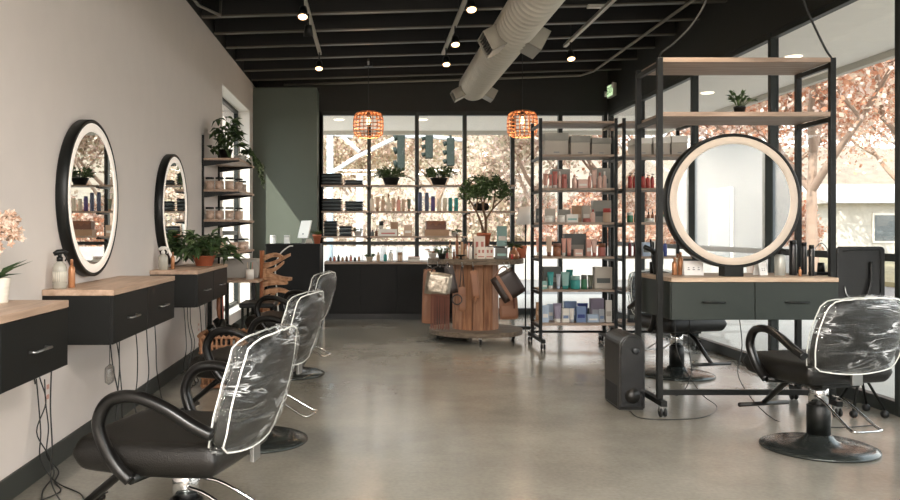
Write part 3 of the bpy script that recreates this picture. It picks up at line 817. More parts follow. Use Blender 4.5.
# heater / air purifier on the floor
o = tag(empty('air_purifier', (1.752, 5.72, 0)), 'black tall air purifier with an arched front standing on the floor left of the station', 'air purifier')
def arch(w, h, n=14):
    pts = [(-w, 0), (w, 0)]; 
    for i in range(n+1):
        a = PI*i/n; pts.append((w*math.cos(a), h-w + w*math.sin(a)))
    return pts
def prism(pts, y0, y1, mi=0, mb=None):
    mb = mb or MB(); n = len(pts)
    vs = [(x, y0, z) for x, z in pts] + [(x, y1, z) for x, z in pts]
    fs = [tuple(range(n)), tuple(range(n, 2*n))[::-1]] + [(i, i+n, (i+1)%n+n, (i+1)%n) for i in range(n)]
    return mb.add(vs, fs, mi)
PUR = mat('satin black plastic', (26, 25, 23), .35)
b = prism(arch(.088, .50), -.17, .17).build('body', PUR, o, bevel=.008); b.location = (0, 0, .01)
b = prism(arch(.075, .47), -.185, -.1705).build('front_panel', mat('gloss black plastic', (26, 26, 27), .15), o, bevel=.004); b.location = (0, 0, .025)
MB().box(-.08, .08, -.15, .15, 0, .012).build('foot', RUBBER, o)
A = Matrix.Rotation(R(90), 4, 'X')
MB().lathe([(0,.0),(.02,0),(.022,.008),(.016,.012),(0,.012)], (.02, -.185, .40), 20, M=A).build('dial', mat('dark dial', (58, 60, 62), .3, metal=.5), o)
MB().lathe([(.048,.0),(.05,.004),(.0,.004)], (0, -.185, .10), 24, M=A).build('round_grille', PUR, o)
MB().box(-.0895, -.0885, -.13, .13, .02, .16).build('side_grille', RUBBER, o)
MB().box(-.03, .02, -.172, -.168, .465, .472).build('indicator', mat('blue indicator', (60, 90, 190), .4, emit=(70, 110, 240), es=1.0), o)

# tablet / tray on a stand by the glass
o = tag(empty('rolling_tray', (3.20, 5.42, 0)), 'black rounded tray panel on a thin rolling stand beside the glass', 'rolling tray', None)
pts = []
for (cx_, cz_) in ((.128,.785),(.128,1.072),(-.128,1.072),(-.128,.785)):
    for k in range(6):
        a0 = {(.128,.785): -90, (.128,1.072): 0, (-.128,1.072): 90, (-.128,.785): 180}[(cx_,cz_)]
        a = R(a0 + 18*k); pts.append((cx_+.027*math.cos(a), cz_+.027*math.sin(a)))
b = prism(pts, -.012, .012).build('tray_panel', mat('black tray', (24, 24, 24), .35), o, bevel=.003)
MB().tube(smooth([(-.12,-.016,1.07),(.08,-.016,1.075),(.125,-.016,1.05),(.125,-.016,.80)], 4), .004, 6).build('tray_rim', BLK, b)
MB().tube(smooth([(.06,-.02,1.0),(.055,-.028,.88),(.03,-.03,.78),(.02,-.02,.72),(0,0,.60),(0,0,.30)], 4), .010, 8).build('pole', BLK, o)
MB().tube(smooth([(-.11,-.016,.84),(-.10,-.03,.78),(-.05,-.03,.755),(.0,-.03,.76),(.03,-.03,.78)], 4), .004, 6).build('wire_loop', STEEL, o)
for (ax, ay, bx_, by_) in ((-.10,-.10,.10,.10),(.10,-.10,-.10,.10)):
    MB().tube([(ax,ay,.05),(0,0,.30),(-ax*.0,0,.31)], .009, 8).build('leg', BLK, o)
    MB().tube([(bx_,by_,.05),(0,0,.30)], .009, 8).build('leg', BLK, o)
for (ax, ay) in ((-.10,-.10),(.10,-.10),(.10,.10),(-.10,.10)): 
    c = MB().lathe([(0,-.02),(.018,-.018),(.024,-.008),(.024,.008),(.018,.018),(0,.02)], (ax, ay, .026), 16, M=Matrix.Rotation(R(90),4,'Y')).build('caster', RUBBER, o)
# ================================================================ product racks
RY0, RY1, RZ = 8.50, 8.93, 2.355
LEV = [2.325, 1.984, 1.64, 1.289, .938, .599, .254]
def rack(x0, x1, label):
    hx, hy = (x1-x0)/2, (RY1-RY0)/2
    r_ = tag(empty('product_rack', ((x0+x1)/2, (RY0+RY1)/2, 0)), label, 'shelving rack', 'black steel product racks on casters')
    s = .016
    for sx in (-1, 1):
        for sy in (-1, 1):
            MB().box(sx*hx-s, sx*hx+s, sy*hy-s, sy*hy+s, .105, RZ).build('post', BLK, r_, bevel=.002)
        MB().box(sx*hx-.02, sx*hx+.02, -hy-.15, hy+.15, .07, .105).build('foot_bar', BLK, r_, bevel=.002)
        for z_ in LEV:
            MB().box(sx*hx-.012, sx*hx+.012, -hy+s, hy-s, z_-.05, z_-.022).build('side_rail', BLK, r_)
        for y in (-hy-.12, hy+.12): caster(r_, sx*hx, y, .03)
    for z_ in LEV:
        MB().box(-hx+s+.0002, hx-s-.0002, -hy-.01, hy+.01, z_-.022, z_).build('shelf_board', WBRD, r_, bevel=.002)
    MB().box(-hx+s, hx-s, hy-.012, hy+.012, .105, .13).build('cross_bar', BLK, r_)
    return r_
rack(1.746, 2.517, 'tall black product rack on casters next to the round spool table')
rack(2.60, 3.31, 'tall black product rack on casters partly hidden behind the freestanding station')

def pm(c, rough=.45): return mat('product %d %d %d' % c, c, rough, vary=.08)
C = dict(pink=(206, 150, 132), rose=(186, 110, 98), blush=(222, 184, 168), white=(228, 222, 212), grey=(150, 146, 136), dgrey=(92, 94, 90),
         beige=(196, 168, 142), tan=(166, 130, 98), brown=(112, 72, 52), amber=(134, 84, 56), red=(172, 60, 52), dred=(110, 36, 42), cream=(224, 208, 184),
         teal=(52, 142, 136), dteal=(32, 98, 94), pteal=(138, 176, 168), green=(60, 120, 84), blue=(116, 136, 170), pblue=(170, 186, 204), dblue=(56, 70, 130),
         lilac=(136, 126, 142), slate=(74, 80, 104), purple=(84, 66, 120), black=(34, 34, 34), silver=(176, 180, 186), olive=(110, 112, 92), warm=(186, 176, 162))
CN = dict(pink='pink', rose='dusty rose', blush='blush', white='white', grey='grey', dgrey='dark grey', beige='beige', tan='tan', brown='brown', amber='amber', red='red',
          dred='dark red', cream='cream', teal='teal', dteal='dark teal', pteal='pale teal', green='green', blue='dusty blue', pblue='pale blue', dblue='deep blue',
          lilac='grey lilac', slate='slate blue', purple='purple', black='black', silver='silver', olive='olive', warm='warm grey')
def product(kind, px0, px1, hp, z, Y, col, lab, group, capc='white'):
    s = F / Y
    w = (px1-px0)/s; x = ((px0+px1)/2-370)/s; h = hp/s; z += .0008
    m_ = pm(C[col]); cm = pm(C[capc])
    if kind in ('bottle', 'dropper', 'pump', 'spray', 'can'):
        return bottle('product_bottle', lab, (x, Y, z), w/2, h, m_, cm, kind, group, 'bottle')
    if kind == 'tube':
        o = tag(empty('product_tube', (x, Y, z)), lab, 'tube', group)
        MB().lathe([(0,0),(w*.34,0),(w*.34,h*.2),(0,h*.2)], n=14).build('cap', cm, o)
        m2 = MB(); vs = []; n = 16
        for j in range(5):
            t = j/4; a_ = w*(.38+.12*t); b_ = w*.38*(1-t)+.004*t
            for k in range(n):
                q = 2*PI*k/n; vs.append((a_*math.cos(q), b_*math.sin(q), h*(.2+.8*t)))
        fs = [(j*n+k, j*n+(k+1)%n, (j+1)*n+(k+1)%n, (j+1)*n+k) for j in range(4) for k in range(n)] + [tuple(range(4*n, 5*n))]
        m2.add(vs, fs, 0, True); m2.build('body', m_, o)
        return o
    if kind == 'jar':
        o = tag(empty('product_jar', (x, Y, z)), lab, 'jar', group)
        MB().lathe([(0,0),(w*.46,0),(w*.5,h*.06),(w*.5,h*.66),(w*.44,h*.72)], n=18).build('body', m_, o)
        MB().lathe([(w*.48,h*.70),(w*.48,h*.96),(w*.44,h),(0,h)], n=18).build('lid', cm, o)
        return o
    if kind == 'box':
        o = tag(empty('product_box', (x, Y, z)), lab, 'box', group)
        d = min(max(w*.5, .03), .12)
        MB().box(-w/2, w/2, -d/2, d/2, 0, h).build('carton', m_, o, bevel=.002)
        MB().box(-w*.38, w*.38, -d/2-.0008, -d/2-.0001, h*.28, h*.5).build('printed_band', cm, o)
        return o
    if kind == 'gift':
        o = tag(empty('storage_box', (x, Y, z)), lab, 'box', group)
        MB().box(-w*.485, w*.485, -.13, .13, 0, h*.66).build('box_body', m_, o, bevel=.003)
        MB().box(-w*.5, w*.5, -.14, .14, h*.661, h).build('lid', cm, o, bevel=.004)
        MB().box(-w*.12, w*.12, -.1312, -.1302, h*.1, h*.16).build('label_holder', STEEL, o)
        return o
ORD = ['first', 'second', 'third', 'fourth', 'fifth', 'sixth', 'seventh', 'eighth', 'ninth', 'tenth', 'eleventh', 'twelfth', 'thirteenth', 'fourteenth', 'fifteenth']
KN = dict(bottle='bottle', dropper='dropper bottle', pump='pump bottle', spray='spray bottle', can='can', tube='tube', jar='jar', box='carton', gift='lidded storage box')
def shelf_row(items, z, Y0, Yb, where, group):
    """items: (kind, px0, px1, h px, colour, cap, back?)"""
    its = sorted(items, key=lambda q: q[1])
    for i, it in enumerate(its):
        kind, a, b, h, col, cap = it[:6]
        back = len(it) > 6
        row = 'back row' if back else 'front row'; row = row if any(len(q) > 6 for q in its) else 'row'
        same = [q for q in its if (len(q) > 6) == back]
        lab = '%s %s, %s from left in %s of %s' % (CN[col], KN[kind], ORD[same.index(it)], row, where)
        if kind == 'box' and back: lab = lab.replace('carton', 'panel box')
        product(kind, a, b, h, z, Yb if back else Y0, col, lab, group, cap)
w_ = 'top stocked shelf, spool-side rack'
shelf_row([('gift',542,565.5,22,'warm','grey'), ('gift',567.5,587,19,'warm','grey'), ('gift',588.5,607.5,17,'warm','grey')], LEV[1], 8.72, 8.8, w_, 'lidded boxes on the racks')
shelf_row([('tube',543,548,15,'pink','white'), ('tube',549,552,14,'rose','white'), ('tube',552.5,557.5,17,'rose','white'), ('bottle',558,561,17,'blush','white'), ('jar',561.5,567,14,'rose','rose'), ('bottle',572,577,14,'blush','pink'),
           ('box',577.5,587.3,9,'blush','white'), ('bottle',587.8,591.3,16,'pink','white'), ('tube',591.8,597,19,'blush','pink'), ('bottle',597.6,602,16,'blush','rose'), ('bottle',602.5,606.5,17,'blush','white'),
           ('box',551,569,20,'grey','dgrey',1), ('box',593,609,21,'grey','dgrey',1)], LEV[2], 8.60, 8.80, 'third shelf, spool-side rack', 'pink hair products on the rack')
shelf_row([('jar',545,553.5,6,'white','white'), ('jar',558,565,7,'white','white'), ('box',566,577.5,8,'white','pteal'), ('jar',583,590.6,4,'rose','rose'), ('bottle',591,595,13,'blush','red'), ('jar',603,611,14,'beige','red'),
           ('box',536,541,14,'dgrey','grey',1), ('box',545,555,14,'warm','white',1), ('box',559,570,13,'grey','white',1), ('box',572,581,17,'tan','beige',1), ('box',582,590,17,'warm','white',1), ('box',592,610,22,'grey','dgrey',1)],
          LEV[3], 8.60, 8.80, 'fourth shelf, spool-side rack', 'white and tan hair products on the rack')
shelf_row([('tube',546,552,20,'beige','brown'), ('jar',553,561,13,'amber','brown'), ('tube',561.5,566,18,'pink','white'), ('tube',566.5,571.5,18,'pink','rose'), ('box',574,582.5,7,'blush','white'),
           ('box',586,591,17,'pink','white'), ('tube',591.5,597,17,'blush','rose'), ('jar',598,605.5,13,'rose','amber'), ('box',564,585,22,'dgrey','grey',1), ('tube',536,541,18,'pink','white',1)],
          LEV[4], 8.60, 8.80, 'fifth shelf, spool-side rack', 'copper hair products on the rack')
shelf_row([('box',542,547,8,'pteal','white'), ('tube',547.3,553.7,17,'teal','white'), ('tube',556,560.7,15,'silver','pblue'), ('tube',561,569.5,17,'pteal','teal'), ('jar',570.3,580,13,'teal','pteal'), ('jar',581,587,14,'green','dgrey'), ('tube',587.5,593,14,'olive','dgrey'),
           ('box',593.6,611,22,'warm','dgrey'), ('box',543,560,21,'dgrey','grey',1), ('tube',566,573,18,'teal','teal',1)], LEV[5], 8.60, 8.80, 'sixth shelf, spool-side rack', 'teal hair products on the rack')
shelf_row([('box',542,548.5,17,'pblue','white'), ('tube',553,561.5,19,'lilac','white'), ('box',562,569,14,'white','blue'), ('tube',569.5,574.5,14,'white','silver'), ('box',576,585.5,16,'blue','dblue'), ('box',587,598,8,'pblue','white'), ('box',599,604,13,'silver','blue'),
           ('box',605.5,611.5,22,'white','warm'), ('box',536,541,18,'tan','beige',1), ('box',547,553,16,'pblue','white',1), ('box',564,576,19,'blue','pblue',1), ('tube',577,588,17,'dblue','pblue',1), ('box',590,603,22,'lilac','silver',1)],
          LEV[6], 8.60, 8.80, 'lowest shelf, spool-side rack', 'blue hair products on the rack')
g2 = 'on the far rack'
shelf_row([('gift',631.5,647.5,17,'warm','white'), ('gift',649,666,18,'warm','white'), ('gift',667,683,19,'warm','white')], LEV[1], 8.72, 8.8, 'top of the far rack', 'lidded boxes on the racks')
shelf_row([('pump',628,632,16,'red','black'), ('pump',632.8,637,16,'red','black'), ('pump',640.5,645,16,'red','black'), ('pump',645.5,650,14,'red','dgrey'), ('pump',650.5,654,15,'red','black'), ('pump',658,662,15,'rose','black'), ('bottle',668,672,14,'blush','white')],
          LEV[2], 8.60, 8.80, 'third shelf, far rack', 'red pump bottles on the far rack')
shelf_row([('jar',627,633,10,'green','white'), ('jar',634,640,9,'green','black'), ('jar',645,654,4,'white','white'), ('dropper',647,650,14,'amber','black',1), ('dropper',651,654,14,'amber','black',1), ('dropper',655,658,14,'amber','black',1), ('jar',660,667,8,'white','green')],
          LEV[3], 8.60, 8.80, 'fourth shelf, far rack', 'green and amber products on the far rack')
shelf_row([('bottle',628,631.5,17,'dred','white'), ('bottle',633.5,638.5,17,'dred','white'), ('box',642,650,14,'pblue','dgrey'), ('box',652,660,15,'white','blue'), ('bottle',663,667,16,'dblue','white')],
          LEV[4], 8.60, 8.80, 'fifth shelf, far rack', 'dark red and blue products on the far rack')
shelf_row([('bottle',628,632,15,'white','pteal'), ('box',634,641,17,'dgrey','white'), ('bottle',643,647,16,'black','silver'), ('box',650,660,13,'dgrey','grey')],
          LEV[5], 8.60, 8.80, 'sixth shelf, far rack', 'dark products on the far rack')
shelf_row([('box',628,637,15,'black','dgrey'), ('box',639,650,12,'dgrey','white'), ('box',652,664,17,'black','grey')],
          LEV[6], 8.60, 8.80, 'lowest shelf, far rack', 'dark cartons on the far rack')

# ================================================================ window display shelves, back counter
WS = [1.843, 1.478, 1.128]
SH0, SH1 = 11.56, 11.82
for k, z_ in enumerate(WS):
    for j in range(4 if k < 2 else 3):
        x0 = -.70 + .687*j + .012; x1 = x0 + .687 - .024
        if j == 0: x0 = -.68
        nm = ['upper', 'middle', 'lower'][k]; bay = ['first', 'second', 'third', 'fourth'][j]
        o = tag(empty('display_shelf', ((x0+x1)/2, (SH0+SH1)/2, z_)), 'thin %s wooden display shelf in the %s window bay from the grey green wall' % (nm, bay), 'shelf', 'window display shelves')
        w2 = (x1-x0)/2
        MB().box(-w2, w2, -.13, .13, -.022, 0).build('board', WBRD, o, bevel=.002)
        for s in (-1, 1):
            MB().box(s*(w2-.02)-.006, s*(w2-.02)+.006, -.11, .34-.0+(-.26), -.045, -.0225).build('bracket', BLK, o)
            MB().box(s*(w2-.02)-.006, s*(w2-.02)+.006, .08, .215, -.045, -.0225).build('bracket', BLK, o)
CT = .782
o = tag(empty('back_counter', (.36, 11.52, 0)), 'long black counter with a pale wood top under the back windows', 'counter')
MB().box(-.98, .98, -.32, .36, CT-.03, CT).build('worktop', WBRD, o, bevel=.003)
MB().box(-.97, .97, -.27, .35, 0, .08).build('plinth', BLK, o)
MB().box(-.98, .98, -.29, .36, .08, CT-.031).build('cabinet_body', CABB, o)
for k in range(4):
    x = -.98 + .49*k
    MB().box(x+.004, x+.486, -.306, -.2905, .085, CT-.035).build('door', CABB, o, bevel=.002)

def towels(px0, px1, hp, z, Y, n, label, col=None):
    s = F/Y; w = (px1-px0)/s; h = hp/s; x = ((px0+px1)/2-370)/s
    o = tag(empty('folded_towels', (x, Y, z+.001)), label, 'folded towels', 'stacks of folded dark towels')
    cols = [mat('charcoal towel', (66, 72, 76), .9, bump=.4, bscale=200), mat('slate towel', (132, 140, 142), .9, bump=.4, bscale=200)]
    n = n*2-1
    for i in range(n):
        hh = h/n
        MB().slab(lambda u, v, t: Vector((w/2*u, .10*v, hh*(i+.5)+t)), 10, 8, hh*.5, .08, 10).build('towel', cols[i % 2], o)
    return o
Yw = 11.68
towels(321.5, 342.5, 11.5, WS[0], Yw, 4, 'tall stack of dark folded towels on the upper shelf of the first window bay')
towels(344, 363.5, 5, WS[0], Yw, 2, 'low pair of folded towels on the upper shelf of the first window bay')
towels(321.5, 342.5, 12.5, WS[1], Yw, 4, 'dark folded towels on the middle shelf beside the grey green wall')
towels(344, 364, 10, WS[1], Yw, 3, 'dark folded towels on the middle shelf against the first mullion')
towels(323, 338, 15, WS[2], Yw+.05, 5, 'tall narrow stack of dark towels on the lower window shelf')
towels(338.5, 352.5, 10, WS[2], Yw-.02, 3, 'low wide stack of dark towels on the lower window shelf')
small_plant('potted_plant', 'round bushy plant in a bowl on the upper shelf of the second window bay', at(391,185,Yw), .12, .10, BPOT, 90, .17, .030, [LEAFG2, LEAFG2], seed=11, up=1.3)
small_plant('potted_plant', 'round bushy plant in a bowl on the upper shelf of the third window bay', at(439,185,Yw), .12, .10, BPOT, 90, .17, .030, [LEAFG2, LEAFG2], seed=12, up=1.3)
small_plant('potted_plant', 'small plant in a white pot on the lower shelf of the first window bay', at(358,236,Yw), .055, .07, WHITE, 14, .05, .02, [LEAFG, LEAFG2], seed=13)
small_plant('potted_plant', 'small plant in a round pot on the counter under the second window bay', at(369.5,0,11.5).xy.to_3d()+Vector((0,0,CT+.001)), .05, .06, CREAM, 14, .05, .02, [LEAFG, LEAFG2], seed=14)
small_plant('potted_plant', 'small plant at the end of the lower shelf behind the spool table display', at(455,236,Yw), .05, .05, WHITE, 16, .06, .02, [LEAFG, LEAFG2], seed=15)
row = []
for x, h, c in zip((372,377.5,383,388.5,393.5,398.5,403.5,409), (17,14,15,17,13,15,12,12), ('cream','beige','beige','cream','beige','pink','beige','olive')):
    row.append(('bottle' if h > 14 else 'tube', x-2, x+2, h, c, 'tan'))
shelf_row(row, WS[1], Yw, Yw, 'middle shelf, second window bay', 'cream bottles in the window')
row = []
for x, h, c in zip((420,426.8,433,439,445,450.4,456.2), (19,18.5,15,12.5,13,13.5,13.5), ('slate','slate','purple','cream','cream','teal','teal')):
    row.append(('can', x-2.1, x+2.1, h, c, 'slate' if c in ('slate','purple') else c))
shelf_row(row, WS[1], Yw, Yw, 'middle shelf, third window bay', 'coloured bottles in the window')
shelf_row([('bottle',371,374,6,'dgrey','black'), ('bottle',375,378,7,'brown','black'), ('box',379,397,7,'white','rose'), ('box',404,412,11,'beige','white'), ('box',390.5,398,14,'tan','brown',1), ('jar',379,383.5,15,'warm','black',1)], WS[2], Yw-.04, Yw+.08,
          'lower shelf, second window bay', 'small goods in the window')
row = [('bottle', 329+4.1*i, 331.6+4.1*i, 4.5+(i%3), ('brown','rose','black','tan')[i%4], 'black') for i in range(8)]
row += [('bottle',376.5,380,9,'beige','tan'), ('bottle',383.5,387,9,'teal','white'), ('pump',388.5,393,11,'white','black'), ('jar',397.5,402.5,9,'beige','tan')]
shelf_row(row, CT, 11.45, 11.45, 'the back counter', 'small bottles on the back counter')
# chest on box
p = at(436.5,236,Yw)
o = tag(empty('tan_box', p+Vector((0,0,.001))), 'long tan box lying on the lower shelf of the third window bay', 'box'); w2 = 12/71
MB().box(-w2, w2, -.1, .1, 0, .07).build('box_body', pm(C['tan']), o, bevel=.003); MB().box(-w2-.003, w2+.003, -.103, .103, .0701, .09).build('lid', pm(C['tan']), o, bevel=.003)
o = tag(empty('small_chest', p+Vector((-.01,0,.092))), 'small brown chest with a scalloped flap on top of the tan box', 'chest')
MB().box(-.14, .14, -.08, .08, 0, .12).build('chest_body', pm(C['brown']), o, bevel=.006)
prism([(-.14,.118),(-.09,.06),(-.045,.09),(0,.045),(.045,.09),(.09,.06),(.14,.118)], -.086, -.0803).build('flap', pm(C['amber']), o)
# books on the counter
for i, (c, w2, zz) in enumerate((('white', .085, 0), ('dgrey', .08, .022), ('red', .078, .044))):
    p = at(414,0,11.42)
    o = tag(empty('book', (p.x, 11.42, CT+.0008+zz)), '%s book lying %s of the small stack on the back counter' % (CN[c], ('at the bottom', 'in the middle', 'on top')[i]), 'book', 'books on the back counter')
    MB().box(-w2, w2, -.06, .06, .0, .003).box(-w2, w2, -.06, .06, .018, .021).box(-w2, w2, .057, .06, .003, .018).build('cover', pm(C[c]), o)
    MB().box(-w2+.003, w2-.003, -.057, .0565, .0031, .0179).build('pages', mat('paper', (226, 220, 206), .8), o)
# dark camera bag on fourth bay shelf
p = at(481,211,Yw)
o = tag(empty('dark_pouch', p+Vector((0,0,.001))), 'low dark pouch on the middle shelf behind the little tree', 'pouch')
MB().slab(lambda u, v, t: Vector((.115*u, .07*v, .055+t)), 12, 10, .054, .1, 6).build('pouch_body', LEATH, o); MB().tube(smooth([(-.06,0,.105),(0,0,.135),(.06,0,.105)], 4), .006, 6).build('strap', LEATH, o)

# ================================================================ spool table
TX, TY = 1.169, 9.20
SPW = wood('weathered spool timber', (78, 66, 54), (128, 112, 94), .75, 'X', 1.4)
SPD = wood('copper brown staves', (120, 78, 52), (178, 128, 92), .6, 'Z')
o = tag(empty('cable_spool_table', (TX, TY, 0)), 'round weathered wooden cable spool used as a display table on casters', 'table')
o_sp = o
def disc(r, z0, z1, nplk, name, m_):
    g = MB(); w = 2*r/nplk
    for i in range(nplk):
        a = -r+i*w+.002; b_ = -r+(i+1)*w-.002
        pts = []
        for k in range(7):
            y = a+(b_-a)*k/6; pts.append((math.sqrt(max(0, r*r-y*y)), y))
        pts += [(-x, y) for x, y in reversed(pts)]
        n = len(pts)
        g.add([(x,y,z0) for x,y in pts]+[(x,y,z1) for x,y in pts], [tuple(range(n))[::-1], tuple(range(n,2*n))]+[(k,(k+1)%n,(k+1)%n+n,k+n) for k in range(n)])
    return g.build(name, m_, o)
disc(.525, .845, .897, 6, 'table_top', SPW)
disc(.515, .075, .125, 6, 'bottom_flange', SPW)
g = MB()
for k in range(14):
    a = 2*PI*k/14; b_ = 2*PI*(k+.93)/14; r0, r1 = .255, .235
    p = [(r*math.cos(q), r*math.sin(q)) for r, q in ((r0,a),(r0,b_),(r1,b_),(r1,a))]
    g.add([(x,y,.1251) for x,y in p]+[(x,y,.8449) for x,y in p], [(3,2,1,0),(4,5,6,7),(0,1,5,4),(1,2,6,5),(2,3,7,6),(3,0,4,7)])
g.build('drum', SPD, o)
for k in range(4):
    a = PI/2*k - PI/2
    c = empty('caster', (.42*math.cos(a), .42*math.sin(a), 0)); c.parent = o
    MB().lathe([(0,-.011),(.026,-.011),(.026,.011),(0,.011)], (0,0,.026), 16, M=Matrix.Rotation(R(90),4,'Y')).build('wheel', RUBBER, c)
    MB().box(-.016,.016,-.014,.014,.055,.0745).build('fork', STEEL, c)

# hanging bags ----------------------------------------------------------
FOIL = mat('crinkled silver foil leather', (150, 141, 128), .3, metal=.8, bump=1.0, bscale=22)
TANL = mat('tan leather', (136, 92, 66), .5, vary=.1, bump=.1)
BRNL = mat('brown suede', (98, 56, 42), .8, vary=.15)
DKL = mat('dark brown leather', (44, 30, 24), .4)
def bagbody(w, h, t, m_, parent, name='bag_body', k=.06):
    return MB().slab(lambda u, v, q: Vector((w/2*u, q, -h/2+h/2*v)), 14, 12, t/2, k, 6).build(name, m_, parent)
yb = TY-.60
o = tag(empty('fringed_clutch', (at(440,0,yb).x, yb, .80)), 'crinkled silver clutch with long brown fringe hanging from the spool table', 'bag')
b = bagbody(.27, .24, .05, FOIL, o); b.location = (0,0,-.03); b.rotation_euler = (0, R(8), 0)
g = MB()
for i in range(26):
    x = -.095 + .19*i/25; jj = random.uniform(-.008,.008)
    g.add([(x-.003,-.02,-.25),(x+.003,-.02,-.25),(x+.003+jj,-.022,-.60-random.random()*.03),(x-.003+jj,-.022,-.60-random.random()*.03),(x-.003,-.014,-.25),(x+.003,-.014,-.25),(x+.003+jj,-.016,-.60),(x-.003+jj,-.016,-.60)],
          [(0,1,2,3),(5,4,7,6),(0,3,7,4),(1,5,6,2)])
g.build('fringe', BRNL, o)
MB().tube(smooth([(-.11,0,-.05),(-.06,0,.02),(0,0,.035),(.06,0,.02),(.11,0,-.05)], 4), .006, 6).build('strap', DKL, o)
o = tag(empty('leather_pouch', (at(473.5,0,yb).x, yb+.02, .82)), 'narrow tan leather pouch hanging at the middle of the spool table', 'bag')
b = bagbody(.085, .30, .05, TANL, o); b.location = (0,0,-.03); b.rotation_euler = (0, R(-6), 0)
MB().tube([(0,0,-.04),(0,0,.0)], .004, 6).build('strap', DKL, o); MB().tube([(.02,-.01,-.30),(.022,-.01,-.37)], [.012,.004], 8).build('tassel', COPPER, o)
o = tag(empty('leather_handbag', (at(505,0,yb+.05).x, yb+.09, .79)), 'dark brown handbag with copper trim hanging tilted at the right of the spool table', 'bag')
b = bagbody(.27, .30, .07, DKL, o); b.location = (-.04,0,-.03); b.rotation_euler = (0, R(-32), 0)
MB().slab(lambda u, v, q: Vector((.018*u+.0, -.036+q, -.15+.15*v)), 6, 12, .004, .05, 6).build('trim_strip', TANL, b).location = (-.05,0,0)
MB().tube(smooth([(.06,0,-.08),(.04,0,.0),(.0,0,.035),(-.05,0,.01),(-.11,0,-.10)], 4), .007, 6).build('strap', TANL, o)
MB().tube([(.10,-.02,-.30),(.10,-.02,-.40)], [.014,.008], 8).build('tassel', BRNL, o)
for (px, dy, w, h, z, ry, m_, lb) in ((429.5, .18, .13, .58, .80, 2, TANL, 'long tan leather tote hanging behind the silver clutch'), (462, .10, .08, .26, .62, 0, TANL, 'copper coloured flat purse hanging low between clutch and drum'),
                           (508, .22, .20, .24, .50, -3, TANL, 'copper tote hanging low behind the dark handbag'), (448, .12, .10, .30, .84, -12, DKL, 'dark strap bag hanging between the clutch and the drum')):
    o = tag(empty('hanging_purse', (at(px,0,yb+dy).x, yb+dy, z)), lb, 'bag')
    b = bagbody(w, h, .035, m_, o); b.rotation_euler = (0, R(ry), 0)
    MB().tube(smooth([(-w*.3,0,-.02),(0,0,max(.02,.835-z)),(w*.3,0,-.02)], 5), .005, 6).build('strap', DKL, o)
    MB().slab(lambda u, v, q: Vector((w*.48*u, -.019+q, -h*.2+h*.18*v)), 8, 8, .003, .1, 6).build('flap', m_, b)
o = tag(empty('bangle', (at(457,0,yb).x, yb-.01, .49)), 'dark hoop bangle hanging low at the left of the drum', 'bangle')
MB().tube([(.05*math.cos(q*PI/12), 0, .05*math.sin(q*PI/12)) for q in range(25)], .007, 6, caps=False).build('hoop', DKL, o); MB().tube([(0,0,.05),(0,0,.33)], .002, 5).build('cord', DKL, o)

for hx_ in (at(440,0,yb).x, at(473.5,0,yb).x, at(505,0,yb+.05).x, at(429.5,0,yb+.18).x, at(462,0,yb+.1).x, at(508,0,yb+.22).x, at(448,0,yb+.12).x):
    dx_ = hx_-TX; ry_ = -math.sqrt(max(.02, .525**2-dx_*dx_))
    MB().tube([(dx_, ry_+.004, .87), (dx_, ry_-.02, .862), (dx_, ry_-.03, .83), (dx_, -.60, .828), (dx_, -.615, .84)], .0045, 6).build('hook', STEEL, o_sp)
# things on the spool table ---------------------------------------------
TT = .898
def tp(px, Y): return Vector(((px-370)/F*Y, Y, TT))
g = tag(empty('display_riser', (tp(484,9.30))), 'black display riser under the potted tree', 'display riser')
MB().box(-.13, .22, -.09, .20, .115, .13).build('riser_top', BLK, g); MB().box(-.13,-.115,-.09,.20,0,.1149).build('riser_side', BLK, g); MB().box(.205,.22,-.09,.20,0,.1149).build('riser_side', BLK, g)
o = tag(empty('potted_tree', tp(484,9.38)+Vector((0,0,.1305))), 'small twisted indoor tree in a terracotta pot on the spool table', 'potted plant')
MB().lathe([(0,0),(.055,0),(.075,.12),(.082,.122),(.082,.15),(.068,.15),(.066,.13),(0,.13)], n=24).build('pot', TERRA, o)
rnd = random.Random(5); wb = MB(); lf = MB(); tips = []
def lim(pts, r0, r1):
    q = smooth(pts, 4); n = len(q); wb.tube(q, [r0+(r1-r0)*i/(n-1) for i in range(n)], 7); tips.extend(q[-4:])
lim([(-.01,0,.13),(-.03,0,.25),(-.09,.0,.40),(-.16,.02,.52),(-.22,.0,.60)], .016, .006)
lim([(.015,0,.13),(.02,0,.30),(-.01,.02,.45),(.03,.0,.62),(.0,0,.78)], .018, .006)
lim([(.02,0,.30),(.10,.0,.42),(.20,.02,.52),(.27,.0,.60)], .012, .005)
lim([(-.09,0,.40),(-.08,-.03,.55),(-.10,0,.70)], .010, .004)
lim([(.10,0,.42),(.12,-.03,.60),(.14,0,.74)], .010, .004)
lim([(-.01,.02,.45),(-.03,.08,.60),(-.04,.12,.76)], .009, .004)
for i in range(3300):
    a = rnd.uniform(0, 2*PI); ph = rnd.uniform(-.35, 1.2); rr = rnd.uniform(.55, 1)
    if i < 260: 
        t = rnd.choice(tips); p = t + Vector((rnd.gauss(0,.03), rnd.gauss(0,.03), rnd.gauss(0,.03)))
    else:
        p = Vector((.30*rr*math.cos(a)*math.cos(ph)+.01, .2*rr*math.sin(a)*math.cos(ph), .60+.21*rr*math.sin(ph)))
        if noise.noise(p*9) < -.10+(.42 if p.z < .50 else .12 if p.z < .6 else 0): continue
    lf.leaf(p, (rnd.uniform(-1,1), rnd.uniform(-1,1), rnd.uniform(-.7,.7)), (rnd.uniform(-.5,.5), rnd.uniform(-.5,.5), 1), .042, .028, i % 2)
